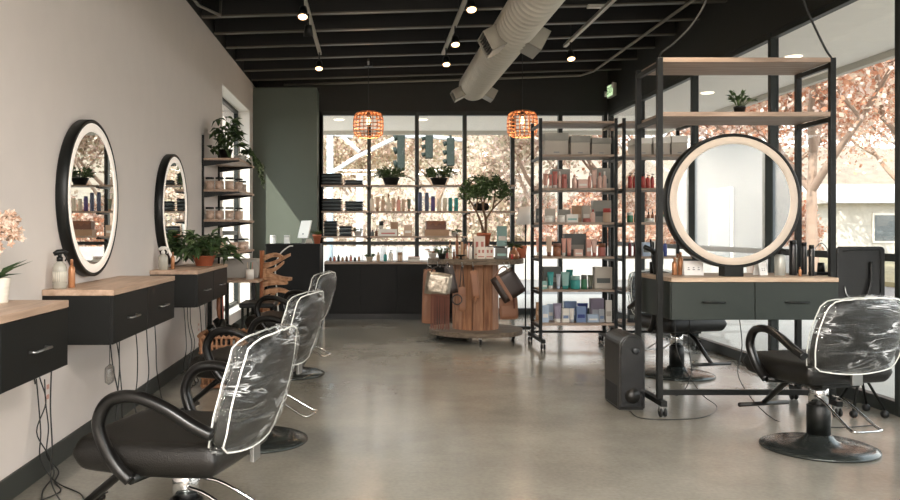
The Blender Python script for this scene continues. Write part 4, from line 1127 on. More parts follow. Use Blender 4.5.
wb.build('trunk', BARK, o); lf.build('foliage', [LEAFG, LEAFG2], o)
bottle('product_bottle', 'white bottle with dark label at the front of the spool table display', tp(450.5,8.95), .016, .15, pm(C['cream']), pm(C['black']), 'bottle')
bottle('product_bottle', 'tall amber bottle in the middle of the spool table display', tp(457,9.1), .017, .27, pm(C['amber']), pm(C['brown']), 'bottle')
bottle('product_bottle', 'amber pump bottle standing beside the tallest amber bottle', tp(462,9.05), .017, .24, pm(C['tan']), pm(C['black']), 'pump')
bottle('product_bottle', 'white bottle with black cap before the printed cards', tp(470.5,8.92), .018, .17, pm(C['white']), pm(C['black']), 'bottle')
bottle('product_bottle', 'small brown bottle near the dark plant on the spool table', tp(454,8.86), .013, .11, pm(C['brown']), pm(C['black']), 'bottle')
bottle('product_bottle', 'short tan bottle on the spool table behind the low black dish', tp(466,9.12), .016, .13, pm(C['beige']), pm(C['tan']), 'bottle')
bottle('product_bottle', 'slim dusty rose bottle at the back of the spool table', tp(482,9.14), .013, .14, pm(C['rose']), pm(C['white']), 'can')
for (px, Y, r, h, c, cc, kd, lb) in ((447, 9.18, .014, .14, 'rose', 'black', 'bottle', 'dusty rose bottle behind the dark feathery plant'), (450, 9.30, .018, .20, 'beige', 'brown', 'bottle', 'beige bottle at the very back left of the spool table'),
        (465.5, 9.28, .017, .21, 'amber', 'black', 'pump', 'dark amber pump bottle behind the short tan bottle'), (469, 9.22, .014, .17, 'blush', 'rose', 'can', 'slim blush bottle left of the printed cards'),
        (473.5, 9.30, .018, .22, 'brown', 'tan', 'bottle', 'tall brown bottle against the black display riser'), (459.5, 9.36, .02, .13, 'cream', 'tan', 'bottle', 'squat cream bottle at the back of the spool table'),
        (512, 8.86, .014, .07, 'red', 'black', 'bottle', 'tiny red bottle in front of the copper vase')):
    bottle('product_bottle', lb, tp(px, Y), r, h, pm(C[c]), pm(C[cc]), kd)
o = tag(empty('black_dish', tp(461,8.80)), 'low black footed dish at the front edge of the spool table', 'dish')
MB().lathe([(0,0),(.03,0),(.012,.01),(.012,.03),(.055,.042),(.058,.05),(0,.045)], n=22).build('dish_bowl', BLK, o)
for (px, Y, dz, lb) in ((479.5, 9.14, .0, 'red and white printed display card on the upper tier of the spool table'), (481, 8.98, 0, 'red and white printed display card at the front of the spool table'), (489.5, 8.99, 0, 'red and white printed display card nearest the terracotta pot')):
    wd = .12 if dz == 0 and Y > 9.1 else .085
    hh = .245 if Y > 9.1 else .13
    o = tag(empty('display_card', tp(px,Y)+Vector((0,0,.0005))), lb, 'card', 'printed cards on the spool table')
    MB().box(-wd/2, wd/2, -.012, .012, 0, hh).build('card_block', mat('cream card', (226, 214, 200), .6), o)
    m_ = MB()
    for k in (-1, 1): m_.box(k*wd*.24-wd*.12, k*wd*.24+wd*.12, -.0135, -.0121, hh*.5, hh*.75)
    m_.box(-wd*.4, wd*.4, -.0135, -.0121, hh*.15, hh*.22)
    m_.build('red_print', pm(C['rose']), o)
product('box', 497, 506.5, 20, TT+.13, 9.42, 'pteal', 'tall pale box on the riser beside the terracotta pot', None, 'white')
product('box', 495.5, 507, 11, TT, 8.95, 'dgrey', 'low dark and pale box at the right front of the spool table', None, 'pteal')
small_plant('potted_plant', 'dark feathery plant in a black pot at the left front of the spool table', tp(442,8.92), .045, .06, BPOT, 34, .09, .014, [LEAFG, LEAFG], seed=21, up=1.2)
small_plant('potted_plant', 'pale pink dried bunch in a wire pot at the left edge of the spool table', tp(432.5,9.2), .045, .06, WHITE, 16, .06, .018, [lm('dried pink leaf', (206, 160, 140)), TANL], seed=22)
o = tag(empty('copper_vase', tp(514,9.05)), 'rounded copper vase with dark spiky leaves on the spool table', 'vase')
MB().lathe([(0,0),(.05,0),(.06,.03),(.05,.07),(.02,.10),(.016,.13),(.022,.14)], n=22).build('vase_body', mat('copper glaze', (168, 116, 84), .3, metal=.3), o)
g = MB(); rnd = random.Random(9)
for i in range(34):
    a = rnd.uniform(0, 2*PI); g.leaf((0,0,.135), (math.cos(a), math.sin(a)*.6, rnd.uniform(-.1,.7)), (0,0,1), rnd.uniform(.09,.15), .02)
g.build('spiky_leaves', LEAFG, o)
o = tag(empty('terracotta_cup', tp(521.5,9.25)), 'wide terracotta cup at the right edge of the spool table', 'pot')
MB().lathe([(0,0),(.045,0),(.062,.14),(.055,.14),(.04,.01),(0,.01)], n=22).build('cup_body', TERRA, o)
# floor lamp with white shade
o = tag(empty('floor_lamp', (1.93, 10.3, 0)), 'slim floor lamp with a white shade between spool table and product rack', 'floor lamp')
MB().lathe([(0,0),(.13,0),(.13,.015),(0,.02)], n=28).build('base', BLK, o)
MB().tube([(0,0,.015),(0,0,1.32)], .009, 8).build('pole', BLK, o)
MB().lathe([(.12,1.28),(.075,1.50)], n=30).build('lamp_shade', mat('white lamp shade', (236, 230, 222), .8), o)
# ================================================================ wall shelf with jars (left wall)
SY0, SY1 = 7.93, 8.97
LS = [1.90, 1.60, 1.312, 1.005]
o = tag(empty('jar_shelf', (XL, (SY0+SY1)/2, 0)), 'four-tier wall shelf on black rails and brackets beside the left window', 'wall shelf')
for y in (7.95-8.45, 8.79-8.45):
    MB().box(0.0002, .02, y-.012, y+.012, .72, 2.12).build('rail', BLK, o)
    for z_ in LS:
        prism([(0,0),(.34,0),(.34,-.012),(.02,-.055),(0,-.055)], -.004, .004).build('bracket', BLK, o).location = (.0205, y, z_-.0225)
for z_ in LS:
    MB().box(.021, .36, SY0-8.45, SY1-8.45, z_-.022, z_).build('shelf_board', OAKY, o, bevel=.002)
JG = thin_glass('jar glass', (.96,.97,.96,1), .1)
SALT = mat('pale pink bath salt', (214, 182, 162), .9, vary=.15, vscale=40, bump=.5, bscale=150)
def glass_jar(x, y, z, r, h, label):
    o = tag(empty('glass_jar', (x, y, z+.0008)), label, 'jar', 'glass jars on the wall shelf')
    MB().lathe([(0,0),(r*.96,0),(r,.004),(r,h*.76),(r*.86,h*.82),(r*.86,h*.86)], n=22).build('glass_body', JG, o)
    MB().lathe([(0,.004),(r*.93,.004),(r*.93,h*.70),(0,h*.72)], n=20).build('contents', SALT, o)
    MB().lathe([(r*.9,h*.86),(r*.92,h*.87),(r*.92,h*.98),(r*.88,h),(0,h)], n=22).build('lid', BLK, o)
xj = XL+.25
lev = {1: ('second', [(209,8.02),(217.5,8.14),(226,8.3),(235,8.28),(240,8.6)]), 2: ('third', [(209.5,8.02),(220,8.14),(232.5,8.2),(243,8.6)]), 3: ('lowest', [(221,8.1),(229,8.3),(237.3,8.45),(244.5,8.7)])}
for k, (nm, L_) in lev.items():
    spots = [(-1.548, 8.02), (-1.455, 8.03), (-1.36, 8.035), (-1.30, 8.22), (-1.325, 8.62)][:len(L_)] if k < 3 else [(-1.42, 8.03), (-1.32, 8.05), (-1.30, 8.36), (-1.31, 8.68)]
    for i, (x, y) in enumerate(spots):
        glass_jar(x, y, LS[k], .044, .118, 'pink filled glass jar, %s from near end of the %s tier' % (ORD[i], nm))
def broad_plant(name, label, loc, pr, ph, potm, n, Rr, Hh, L, w, leafm, seed, droop=.3, zoff=0):
    rnd = random.Random(seed)
    o = tag(empty(name, loc), label, 'potted plant')
    MB().lathe([(0,0),(pr*.7,0),(pr*.95,ph*.9),(pr,ph*.9),(pr,ph),(pr*.86,ph),(pr*.84,ph*.86),(0,ph*.86)], n=26).build('pot', potm, o)
    st = MB(); lf = MB()
    for i in range(n):
        a = 2*PI*rnd.random(); rr = Rr*math.sqrt(rnd.random()); zz = ph + Hh*(1-(rr/Rr)**2*rnd.uniform(.5, 1.2))*rnd.uniform(.35, 1)
        q = Vector((rr*math.cos(a), rr*math.sin(a), zz))
        if loc[0] + q.x < XL + .04: q.x = XL + .04 - loc[0] + rnd.random()*.05
        st.tube([(q.x*.15, q.y*.15, ph*.86), (q.x*.6, q.y*.6, ph+(zz-ph)*.8), q], .003, 4)
        for _ in range(3):
            d = Vector((math.cos(a)+rnd.uniform(-.9,.9), math.sin(a)+rnd.uniform(-.9,.9), rnd.uniform(-droop-.3, .5))).normalized()
            if loc[0] + q.x + d.x*L < XL+.01: d.x = abs(d.x)
            lf.leaf(q, d, (rnd.uniform(-.3,.3), rnd.uniform(-.3,.3), 1), L*rnd.uniform(.7,1.2), w*rnd.uniform(.8,1.2), 0 if rnd.random() < .7 else 1)
    st.build('stem', LEAFG2, o); lf.build('foliage', leafm, o)
    return o
broad_plant('potted_plant', 'large bushy dark plant in a terracotta bowl on the farthest drawer station', (-1.37, 6.86, .9121), .095, .085, TERRA, 80, .24, .22, .11, .055, [LEAFG, LEAFG2], 31, .4)
broad_plant('potted_plant', 'leafy plant in a dark pot on top of the wall shelf', (-1.42, 8.16, 1.9008), .07, .10, BPOT, 46, .15, .36, .12, .05, [LEAFG, LEAFG2], 32, .3)
# trailing plant
rnd = random.Random(33)
o = tag(empty('trailing_plant', (-1.36, 8.72, 1.9008)), 'trailing plant spilling down from the top wall shelf by the window', 'potted plant')
MB().lathe([(0,0),(.05,0),(.062,.09),(.055,.09),(.05,.07),(0,.07)], n=20).build('pot', WHITE, o)
st = MB(); lf = MB()
for i in range(16):
    a = rnd.uniform(-1.9, 1.6); R_ = rnd.uniform(.07, .13); dn = rnd.uniform(-.05, .26)
    pts = smooth([(0,0,.07),(R_*.6*math.cos(a), R_*.6*math.sin(a), .15),(R_*math.cos(a)+.04, R_*math.sin(a)*1.2, .05-dn*.3),(.05+R_*math.cos(a), R_*math.sin(a)*1.4, .02-dn)], 5)
    if pts[-1].x < .225 and pts[-1].z < 0: pts = [Vector((p.x + (.23-pts[-1].x)*k/len(pts), p.y, p.z if p.z > 0 or k > 9 else .02)) for k, p in enumerate(pts)]
    st.tube(pts, .0018, 4)
    for p in pts[3:]:
        for _ in range(2): lf.leaf(p, (rnd.uniform(-.3,1), rnd.uniform(-1,1), rnd.uniform(-1,.3)), (.4,0,1), .045, .028, rnd.randrange(2))
st.build('stem', LEAFG2, o); lf.build('foliage', [LEAFG, LEAFG2], o)

# orchid on the nearest station
o = tag(empty('potted_orchid', (-1.50, 3.33, .9121)), 'pale orchid in a ribbed cream pot on the nearest station', 'potted plant')
pr = []
for i in range(19):
    z = .10*i/18; pr.append((.044+.012*i/18+.0012*math.sin(i*2.1), z))
MB().lathe([(0,0)]+pr+[(.05,.10),(.048,.09),(0,.09)], n=30).build('pot', mat('ribbed cream pot', (214, 206, 192), .5), o)
g = MB(); rnd = random.Random(4)
for i in range(13):
    a = i*2.4; g.leaf((0,0,.092), (math.cos(a)*1.0, math.sin(a), rnd.uniform(.3,.9)), (0,0,1), rnd.uniform(.10,.17), .022)
g.build('leaves', LEAFG, o)
g = MB(); fl = MB()
for s, (ex, ey) in enumerate(((.05,.02),(.01,.05),(.065,-.03),(-.03,-.04),(.03,-.06))):
    pts = smooth([(0,0,.09),(.0,0,.20+.02*s),(ex*.4,ey*.5,.32-.01*s),(ex,ey,.345-.02*s),(ex*1.45,ey*1.4,.29-.02*s)], 5)
    g.tube(pts, .002, 5)
    for p in pts[9:]:
        for _ in range(2):
            c = p + Vector((rnd.uniform(-.02,.02), rnd.uniform(-.02,.02), rnd.uniform(-.015,.02)))
            for k in range(5):
                q = 2*PI*k/5; fl.leaf(c, (math.cos(q), .4*rnd.uniform(-1,1), math.sin(q)), (0,-1,.2), .019, .014, rnd.randrange(2))
g.build('flower_stem', mat('orchid stem', (110, 92, 60), .6), o)
fl.build('blossom', [mat('pale blossom', (206, 184, 166), .6), mat('peach blossom', (182, 150, 128), .6)], o)

# ================================================================ low desk by the window with printer, basket, driftwood
o = tag(empty('low_desk', (XL+.003, 8.85, 0)), 'low wooden wall desk by the left window carrying the printer', 'desk')
MB().box(.0, .52, -.75, .35, .695, .72).build('desktop', OAKY, o, bevel=.003)
for y in (-.70, .28): MB().box(.44, .48, y, y+.04, 0, .6949).build('leg', BLK, o); MB().box(.01, .05, y, y+.04, 0, .6949).build('leg', BLK, o)
o = tag(empty('printer', (-1.33, 8.62, .721)), 'pale grey printer with a slanted lid on the low desk', 'printer')
prism([(-.19,0),(.19,0),(.21,.10),(.17,.19),(-.19,.19)], -.17, .17).build('printer_body', mat('pale grey plastic', (176, 172, 164), .5), o, bevel=.008)
MB().box(.10,.214,-.12,.12,.035,.06).build('paper_tray', BLK, o)
o = tag(empty('tool_cup', (-1.19, 8.22, .721)), 'white cup of coloured pens on the low desk', 'cup')
MB().lathe([(0,0),(.04,0),(.04,.10),(.036,.10),(.034,.01),(0,.01)], n=18).build('cup_body', WHITE, o)
for k in range(5): MB().tube([(.01*math.cos(k*1.3),.01*math.sin(k*1.3),.015),(.03*math.cos(k*1.3),.03*math.sin(k*1.3),.17)], .004, 6).build('pen', pm(list(C.values())[k*4]), o)
# dark stool with curved top under desk: black trolley
o = tag(empty('trolley', (-1.03, 7.72, 0)), 'dark low stool-like trolley beside the wicker basket', 'trolley')
MB().box(-.16,.16,-.2,.2,.50,.545).build('trolley_top', BLK, o, bevel=.012)
for sx in (-.13,.13):
    for sy in (-.17,.17): MB().tube([(sx,sy,.0),(sx,sy,.4995)], .012, 8).build('leg', BLK, o)
MB().box(-.14,.14,-.18,.18,.20,.215).build('lower_shelf', BLK, o)
# wicker basket
WICK = wood('wicker', (120, 82, 56), (172, 126, 92), .7, 'Z')
BX, BY = -1.14, 6.50
o = tag(empty('wicker_basket', (BX, BY, 0)), 'open-weave wicker basket full of dark cords and tools under the plant station', 'basket')
g = MB()
bw, bd = .17, .24
def rr(a, z): 
    m_ = max(abs(math.cos(a)), abs(math.sin(a)))**.75; e_ = .88+.12*z/.42
    return Vector((bw*e_*math.cos(a)/m_, bd*e_*math.sin(a)/m_, z))
for k in range(30):
    a = 2*PI*k/30; g.tube([rr(a, .012), rr(a, .20), rr(a, .40)], .009, 6)
for j in range(7):
    z = .02+.062*j
    g.tube([rr(2*PI*k/60, z)*(1+.02*(1 if (k+j) % 2 else -1)) + Vector((0,0,.002)) for k in range(61)], .014 if j in (0,6) else .011, 6, caps=False)
g.box(-.14,.14,-.2,.2,.004,.016)
g.build('weave', WICK, o)
rnd = random.Random(8)
for i in range(6):
    c = tag(empty('hair_tool', (BX+rnd.uniform(-.04,.04), BY-.15+.06*i, .34+.02*(i%3)), rnd.uniform(0,6)), 'dark hair dryer lying in the wicker basket, %s from the near side' % ORD[i], 'hair tool', 'hair tools in the wicker basket')
    MB().tube([(-.05,0,.03),(.06,0,.06),(.10,0,.11)], [.03,.034,.028], 12).build('barrel', BLK, c)
    MB().tube([(-.02,0,.03),(-.04,.03,-.08),(-.03,.04,-.14)], [.016,.014,.012], 8).build('grip', RUBBER if i % 2 else BLK, c)
# driftwood rack
DRW = wood('driftwood slabs', (142, 98, 66), (196, 150, 112), .7, 'X', 1.2)
o = tag(empty('driftwood_rack', (-1.12, 8.45, 0)), 'stack of curled rustic wood slabs on an upright pole before the black reception desk', 'wooden rack')
o.location = at(262, 0, 8.45).xy.to_3d()
MB().tube([(0,0,0),(0,0,1.0)], .024, 10).build('pole', wood('orange pole', (160,96,58), (188,122,80), .5, 'Z'), o)
MB().box(-.03,.24,-.10,.10,0,.03).build('foot', DRW, o)
for i in range(13):
    z = .22+.060*i; w = .15+.085*math.sin(i*1.9)**2 + (.05 if 5 < i < 12 else 0)
    g = MB(); vs = []; n = 9
    for k in range(n+1):
        t = k/n; x = .022+w*t; zz = z + .03*math.sin(t*3+i) + .05*t*t*(1 if i % 3 else -.6); th = .055*(1-.45*t)
        yy = .10*(1-.5*t)+.01*math.sin(k*2.2+i)
        vs += [(x,-yy,zz-th/2),(x,yy,zz-th/2),(x,yy,zz+th/2),(x,-yy,zz+th/2)]
    fs = [(0,3,2,1),(n*4,n*4+1,n*4+2,n*4+3)]
    for k in range(n):
        for q in range(4): fs.append((k*4+q,k*4+(q+1)%4,(k+1)*4+(q+1)%4,(k+1)*4+q))
    g.add(vs, fs, 0, False); g.build('wood_slab', DRW, o, bevel=.003)

# ================================================================ reception desk and its things
RX0, RX1, RYa, RYb, RT = -1.30, -.62, 10.30, 10.85, 1.04
o = tag(empty('reception_desk', ((RX0+RX1)/2, (RYa+RYb)/2, 0)), 'tall plain black reception desk in front of the grey green wall', 'desk')
hw, hd = (RX1-RX0)/2, (RYb-RYa)/2
BD = mat('deep black laminate', (14, 14, 13), .55, spec=.2)
MB().box(-hw, hw, -hd, hd, RT-.03, RT).build('desk_top', BD, o, bevel=.002)
MB().box(-hw+.005, hw-.005, -hd+.01, -hd+.03, 0, RT-.0301).build('front_panel', BD, o)
for s in (-1, 1): MB().box(s*(hw-.015)-.01, s*(hw-.015)+.01, -hd+.0301, hd-.01, 0, RT-.0301).build('side_panel', BD, o)
def rp(px, Y): return Vector(((px-370)/F*Y, Y, RT+.0008))
o = tag(empty('computer_screen', rp(301.5, 10.55), R(-62)), 'white computer screen seen nearly edge-on on the reception desk', 'computer screen')
MB().box(-.16,.16,-.008,.008,.07,.30,M=Matrix.Rotation(R(-14),4,'X')).build('screen_panel', WHITE, o, bevel=.004)
MB().box(-.06,.06,-.03,.09,0,.008).build('stand_foot', STEEL, o); MB().box(-.025,.025,.02,.03,.008,.13).build('stand_neck', STEEL, o)
for px, lb in ((273, 'first'), (287, 'second')):
    o = tag(empty('white_box', rp(px, 10.6)), 'small white upright box, %s from the left on the reception desk' % lb, 'box')
    MB().box(-.035,.035,-.03,.03,0,.105).build('box_body', mat('bright white card', (240,238,232), .6), o, bevel=.003)
    MB().box(-.034,.034,-.0305,-.0301,.08,.09).build('printed_line', pm(C['grey']), o)
o = tag(empty('potted_succulent', (at(318.5,0,10.42).x, 10.42, RT+.0008)), 'terracotta pot with a spiky succulent on the corner of the reception desk', 'potted plant')
o.location.x = -.665
MB().lathe([(0,0),(.035,0),(.052,.09),(.056,.09),(.056,.115),(.046,.115),(.044,.10),(0,.10)], n=22).build('pot', TERRA, o)
g = MB(); rnd = random.Random(2)
for i in range(26):
    a = i*2.4; g.leaf((0,0,.10), (math.cos(a), math.sin(a), rnd.uniform(.2,1.6)), (0,0,1), rnd.uniform(.06,.12), .02, 0)
g.build('foliage', [LEAFG2], o)
o = tag(empty('notebook', rp(309, 10.62), R(10)), 'pale open leaflet stand beside the computer screen', 'leaflet stand')
prism([(-.05,0),(.05,0),(.03,.06),(-.03,.06)], -.03, .03).build('stand_body', mat('pale leaflet', (210, 206, 196), .6), o)
o = tag(empty('curved_hose', (at(280,0,8.9).x, 8.9, 0)), 'white curved tube rising beside the driftwood rack', 'lamp')
MB().lathe([(0,0),(.10,0),(.10,.015),(0,.02)], n=24).build('base', WHITE, o)
MB().tube(smooth([(-.10+.10,0,.018),(-.03,0,.5),(-.05,0,.80),(.0,0,.95),(.09,0,1.03),(.14,0,1.04)], 6), .007, 8).build('curved_arm', PIPING, o)

# ================================================================ outlets, cords
def outlet(y, z, label):
    o = tag(empty('wall_outlet', (XL+.0005, y, z)), label, 'outlet', 'white outlets below the stations')
    MB().box(0,.005,-.032,.032,-.05,.05).build('cover_plate', WALL, o, bevel=.002)
    for dz in (-.025,.025): MB().box(.005,.008,-.013,.013,dz-.011,dz+.011).build('socket', mat('reddish socket', (190,140,124), .5), o)
outlet(4.13, .40, 'white outlet on the wall near the nearest station cords')
outlet(7.77, .30, 'white outlet on the wall near the wicker basket')
def cord(pts, label, r=.0035, group='black power cords under the wall stations', name='power_cord', m_=None):
    o = MB().tube(smooth(pts, 6), r, 6).build(name, m_ or CABLE)
    return tag(o, label, 'cord', group)
xw = XL+.03
def hang(y, ztop, kx, label, floor_=None, seed=0, x0=None):
    rnd = random.Random(seed); x = x0 or xw
    pts = [(x, y, ztop), (x+rnd.uniform(0,.02), y+rnd.uniform(-.03,.03), ztop*.75), (x+rnd.uniform(0,.04), y+rnd.uniform(-.05,.05), ztop*.5), (x+rnd.uniform(.0,.04), y+rnd.uniform(-.04,.04), ztop*.25)]
    if floor_: pts += [(x+.06, y+.02, .03)] + [(a, b, .006) for a, b in floor_]
    cord(pts, label)
hang(3.93, .50, 0, 'black cord from the nearest station trailing to the floor under the chair', [(-1.45,3.9),(-1.30,3.75),(-1.25,3.55),(-1.32,3.4)], 1)
hang(3.97, .50, 0, 'wavy black cord dropping from the nearest station', [(-1.50,3.80),(-1.40,3.60),(-1.28,3.62),(-1.2,3.8)], 2)
hang(4.03, .48, 0, 'black cord looping onto the baseboard below the nearest station', [(-1.5,3.95),(-1.42,3.8),(-1.48,3.6),(-1.40,3.45)], 3)
hang(3.44, .638, 0, 'single black cord nearest the end of the nearest station', [(-1.26,3.5),(-1.30,3.4),(-1.22,3.3)], 4, -1.32)
for i, (y, s) in enumerate(((4.40,5),(4.50,6),(4.57,7),(4.88,8),(5.12,9),(5.31,10))):
    hang(y, .638, 0, 'black cord under the middle station, %s from its near end' % ORD[i], [(-1.38,y+.08),(-1.42,y+.18),(-1.36,y+.3)] if i < 3 else [(-1.36,y-.05),(-1.42,y-.16),(-1.35,y-.3)], s, -1.38)
for i, (y, s) in enumerate(((6.24,12),(6.36,13),(6.46,14),(6.80,15),(7.02,16))):
    hang(y, .638, 0, 'black cord under the plant station, %s from its near end' % ORD[i], [(-1.40,y+.06),(-1.44,y+.15)], s, -1.40)
cord([(-1.3,2.8,.006),(-1.15,2.62,.006),(-.95,2.6,.006),(-.8,2.72,.006),(-.92,2.84,.006)], 'black cord coiled flat on the floor before the nearest chair')
o = tag(empty('plug_adapter', (-1.38, 4.40, .44)), 'clear crumpled bag around a plug hanging under the middle station', 'bag')
MB().slab(lambda u, v, q: Vector((q, .05*u, .055*v)), 10, 10, .02, .35, 3).build('bag_body', thin_glass('cloudy plastic', (.75,.74,.72,1), .2, .3), o)
MB().tube([(0,0,.055),(0,0,.198)], .002, 5).build('hanging_cord', CABLE, o)
for y, z, lb in ((3.95,.52,'small black plug on the wall beyond the nearest station'),):
    o = tag(empty('plug', (XL+.0125, y, z)), lb, 'plug', 'plugs below the stations')
    MB().box(-.01,.01,-.011,.011,-.018,.018).build('plug_body', RUBBER, o, bevel=.004); MB().tube([(0,0,-.018),(0,.01,-.05)], .004, 6).build('strain_relief', RUBBER, o)
# holsters under plant station far end
for i, (y, m_) in enumerate(((7.12, pm(C['amber'])), (7.20, BLK), (7.27, pm(C['rose'])))):
    o = tag(empty('hair_tool', (-1.30, y, .638)), '%s curling tool hanging from the far end of the plant station' % ('amber', 'black', 'dusty rose')[i], 'hair tool')
    MB().tube([(0,0,-.001),(0,0,-.10),(.01,0,-.24)], [.016,.018,.010], 8).build('barrel', m_, o); MB().tube([(.01,0,-.24),(.02,.01,-.33)], .006, 6).build('tip', BLK, o)
cord([(2.15,5.85,.628),(2.16,5.83,.35),(2.22,5.6,.12),(2.35,5.62,.006),(2.1,5.30,.006),(1.75,5.28,.006),(1.72,5.50,.006)], 'black cord from the freestanding desk to the air purifier', group='cords under the freestanding desk')
cord([(2.28,5.9,.628),(2.30,6.0,.4),(2.36,6.1,.15),(2.25,6.05,.006),(2.0,5.98,.006)], 'black cord drooping behind the desk by the hidden chair', group='cords under the freestanding desk')
cord([(2.62,5.9,.628),(2.60,5.8,.4),(2.50,5.62,.2),(2.56,5.25,.006),(2.8,5.05,.006),(3.1,5.1,.006)], 'black cord looping down to the floor beside the right chair', group='cords under the freestanding desk')
cord([(1.89,5.43,2.335)]+[at(x, y, 5.40-.02*k) for k, (x, y) in enumerate(((662,52),(674,43),(690,27),(702,9),(709,-8)))], 'black power cable curving from the ceiling to the near left frame post', .007, None, 'ceiling_cable')
cord([(3.017,5.43,2.335)]+[at(x, y, 5.40-.02*k) for k, (x, y) in enumerate(((826,50),(817,32),(807,10),(801,-8)))], 'black power cable hanging from the ceiling to the right frame post', .007, None, 'ceiling_cable')

# ================================================================ ceiling services
HOT = mat('glowing bulb', (255, 226, 190), .5, emit=(255, 206, 150), es=2.6)
def track(x, yend, ystart, z, heads, label):
    o = tag(empty('lighting_track', (x, yend, z)), label, 'track light', 'ceiling lighting tracks')
    MB().box(-.018,.018, ystart-yend, 0, 0, .03).build('track_rail', mat('worn track aluminium', (168, 163, 150), .4), o, bevel=.002)
    k = 0
    yy = yend-.3
    while yy > ystart:
        MB().box(-.005,.005, yy-yend-.005, yy-yend+.005, .03, zc(x)-z-.0005).build('hanger', BLK, o); yy -= 1.33
    for i, (hy, lit) in enumerate(heads):
        h = empty('spot_head', (0, hy-yend, 0)); h.parent = o
        MB().tube([(0,0,-.0005),(0,0,-.10)], .008, 8).build('stem', BLK, h)
        A = Matrix.Translation((0,0,-.10)) @ Matrix.Rotation(R(-26 if lit else 12), 4, 'X')
        MB().lathe([(0,0),(.03,-.0),(.035,-.03),(.045,-.10),(.041,-.10),(.030,-.04),(0,-.04)], n=20, M=A).build('shade', BLK, h)
        MB().lathe([(.0,-.096),(.038,-.096),(.036,-.07),(0,-.06)], n=16, M=A).build('bulb', HOT if lit else SMOKE, h)
        if lit:
            l = bpy.data.lights.new('spot_light', 'SPOT'); l.energy = 22; l.spot_size = R(80); l.spot_blend = .6; l.color = (1, .82, .62); l.shadow_soft_size = .03
            lo = bpy.data.objects.new('spot_light', l); lo.location = (0, -.06, -.22); COL.objects.link(lo); lo.parent = h
track(-.554, 9.2, 2.5, 3.15, [(9.06, True), (7.45, False), (6.88, True), (4.6, True)], 'lighting track with dark spots nearest the left wall')
track(.81, 9.2, 2.5, 3.15, [(8.84, True), (7.9, True), (6.66, True), (4.4, True)], 'lighting track with dark spots just left of the round duct')
track(2.10, 8.95, 2.5, 3.18, [(8.7, True), (5.2, True)], 'lighting track with one glowing spot right of the round duct')

# duct
o = tag(empty('air_duct', (1.2, 9.7, 2.88)), 'large round ribbed galvanised duct running along the ceiling', 'duct')
A = Matrix.Rotation(R(90), 4, 'X')
prof = []
L_ = 13.0; k = 0; yy = 0.0
while yy < L_:
    band = abs(yy-1.38) < .05 or abs(yy-4.2) < .05
    prof += [(.158, yy), (.158+(.016 if band else 0), yy+.05), (.158+(.016 if band else 0), yy+.075), (.170, yy+.082), (.170, yy+.098), (.158, yy+.108)]
    yy += .11
MB().lathe([(0,-.001)]+prof, n=40, M=A).build('duct_tube', GALV, o)
for (yy, side, s_) in ((-.10, -1, .7), (-.10, 1, .7), (-2.75, -1, 1.05), (-2.75, 1, 1.05), (-6.2, -1, 1.15), (-6.2, 1, 1.15)):
    c = empty('register', (0, yy, 0)); c.parent = o
    c.rotation_euler = (0, R(-side*(90+28)), 0)      # local +Z points out sideways and a little down
    h1 = .085*s_; w1 = .17*s_
    g = MB()
    for (x0,x1,y0,y1) in ((-h1,h1,-w1,-w1+.008),(-h1,h1,w1-.008,w1),(-h1,-h1+.008,-w1,w1),(h1-.008,h1,-w1,w1)):
        g.box(x0,x1,y0,y1,-.26,-.10) if False else g.box(x0,x1,y0,y1,.10,.27)
    g.build('collar', mat('pale register metal', (150,146,134), .45, metal=.2), c, bevel=.002)
    g = MB()
    for k in range(7): g.box(-h1+.008+k*(2*h1-.016)/7, -h1+.012+k*(2*h1-.016)/7, -w1+.008, w1-.008, .225, .255)
    g.build('louvre', BLK, c); MB().box(-h1+.008,h1-.008,-w1+.008,w1-.008,.17,.175).build('inner_screen', DECK, c)  # black plate paints the shade inside the open register
for yy in (9.3, 7.3, 5.3, 3.3, 1.3):
    b = MB().tube([(0, yy-9.7, .16),(0, yy-9.7, zc(1.2)-2.88-.001)], .006, 6).build('hanger_rod', BLK, o)

# conduits
def pipe(pts, r, label, m_=None, name='conduit'): 
    return tag(MB().tube(pts, r, 8).build(name, m_ or mat('dusty grey conduit', (110,106,96), .5)), label, 'pipe')
pipe([(3.02, 2.0, zc(3)-.02), (3.02, 11.2, zc(3)-.02), (2.92, 11.5, zc(2.9)-.02), (1.9, 11.55, zc(1.9)-.02), (-1.2, 11.55, zc(-1.2)-.02)], .016, 'grey conduit running along the ceiling near the right bulkhead')
pipe([(-1.53, 2.0, zc(-1.5)-.03), (-1.53, 7.4, zc(-1.5)-.03), (-1.40, 7.75, zc(-1.5)-.03), (-1.40,7.8,zc(-1.5)+.15)], .014, 'grey conduit running above the left wall')
o = tag(empty('junction_box', (-.02, 10.35, zc(0)+.0)), 'small dark junction box the first pendant hangs from', 'junction box')
MB().box(-.05,.05,-.05,.05,-.04,-.0005).build('box_body', BLK, o, bevel=.004); MB().box(-.012,.012,-.30,-.05,-.03,-.0).build('strut', FLANGE, o)

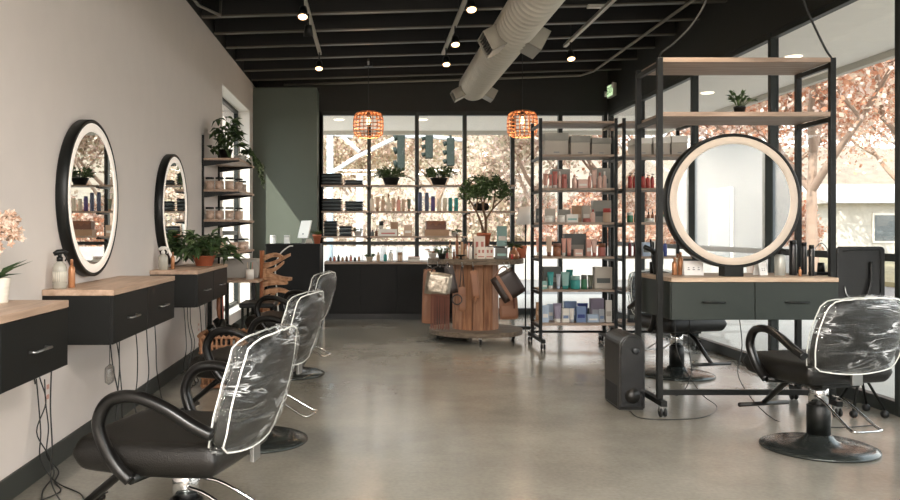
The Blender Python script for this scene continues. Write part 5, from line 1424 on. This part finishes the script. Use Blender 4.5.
# pendants
RAT = wood('rattan', (168, 104, 62), (206, 144, 96), .55, 'Z')
def pendant(x, y, label):
    o = tag(empty('pendant_lamp', (x, y, 2.37)), label, 'pendant lamp', 'rattan pendant lamps')
    g = MB()
    prof = [(.13,0),(.175,.03),(.185,.09),(.187,.16),(.183,.23),(.165,.285),(.10,.315),(.03,.32)]
    for k in range(20):
        a = 2*PI*k/20; g.tube([(r*math.cos(a), r*math.sin(a), z) for r, z in prof], .0055, 5)
    for (r, z) in ((.13,0),(.175,.03),(.183,.07),(.187,.115),(.187,.16),(.185,.205),(.178,.25),(.15,.297),(.10,.315)):
        g.tube([(r*math.cos(2*PI*k/28), r*math.sin(2*PI*k/28), z) for k in range(29)], .0065, 5, caps=False)
    g.build('lamp_shade', RAT, o)
    MB().lathe([(.02,.25),(.022,.33),(0,.335)], n=14).build('socket', BLK, o)
    MB().lathe([(0,.16),(.018,.167),(.026,.19),(.022,.215),(.013,.2495)], n=18).build('bulb', HOT, o)
    MB().tube([(0,0,.33),(0,0,zc(x)-2.37-(.041 if x < .5 else -.238))], .004, 6).build('cord', CABLE, o)
    l = bpy.data.lights.new('pendant_light', 'POINT'); l.energy = 4; l.color = (1,.72,.45); l.shadow_soft_size = .045
    lo = bpy.data.objects.new('pendant_light', l); lo.location = (0,0,.09); COL.objects.link(lo); lo.parent = o
pendant(-.02, 10.35, 'rattan cage pendant lamp hanging before the second window bay')
pendant(1.89, 10.3, 'rattan cage pendant lamp partly behind the first product rack')

# exit sign on the right bulkhead
o = tag(empty('exit_sign', (XR-.001, 11.62, 3.165)), 'green lit exit sign with two small lamps on the right bulkhead', 'exit sign')
MB().box(-.05,0,-.15,.15,-.09,.09).build('housing', mat('pale sign housing', (190,196,180), .5), o, bevel=.006)
MB().box(-.053,-.0502,-.135,.135,-.075,.075).build('sign_face', mat('lit green sign face', (206, 214, 190), .5, emit=(190, 220, 170), es=.5), o)
fc = bpy.data.curves.new('exit_lettering', 'FONT'); fc.body = 'EXIT'; fc.size = .13; fc.extrude = .001; fc.align_x = 'CENTER'; fc.align_y = 'CENTER'
fc.materials.append(mat('green lettering', (84, 140, 100), .5))
ft = bpy.data.objects.new('lettering_source', fc)
fo = bpy.data.objects.new('lettering', bpy.data.meshes.new_from_object(ft)); bpy.data.objects.remove(ft); fo.rotation_euler = (R(90), 0, R(-90)); fo.location = (-.0545, 0, 0); COL.objects.link(fo); fo.parent = o
for y, z in ((-.18,.05),(.18,-.02)):
    MB().lathe([(0,-.03),(.03,-.028),(.042,.02),(0,.02)], (-.05,y,z), 16, M=Matrix.Rotation(R(-90),4,'Y')).build('emergency_lamp', WHITE, o)
# smoke detector / small items on ceiling: sprinkler boxes on right
o = tag(empty('small_sign', (2.15, 7.9, zc(2.15)-.03)), 'small pale box fixed under the joists right of the duct', 'box')
MB().box(-.08,.08,-.03,.03,0,.029).build('box_body', GALV, o, bevel=.003)
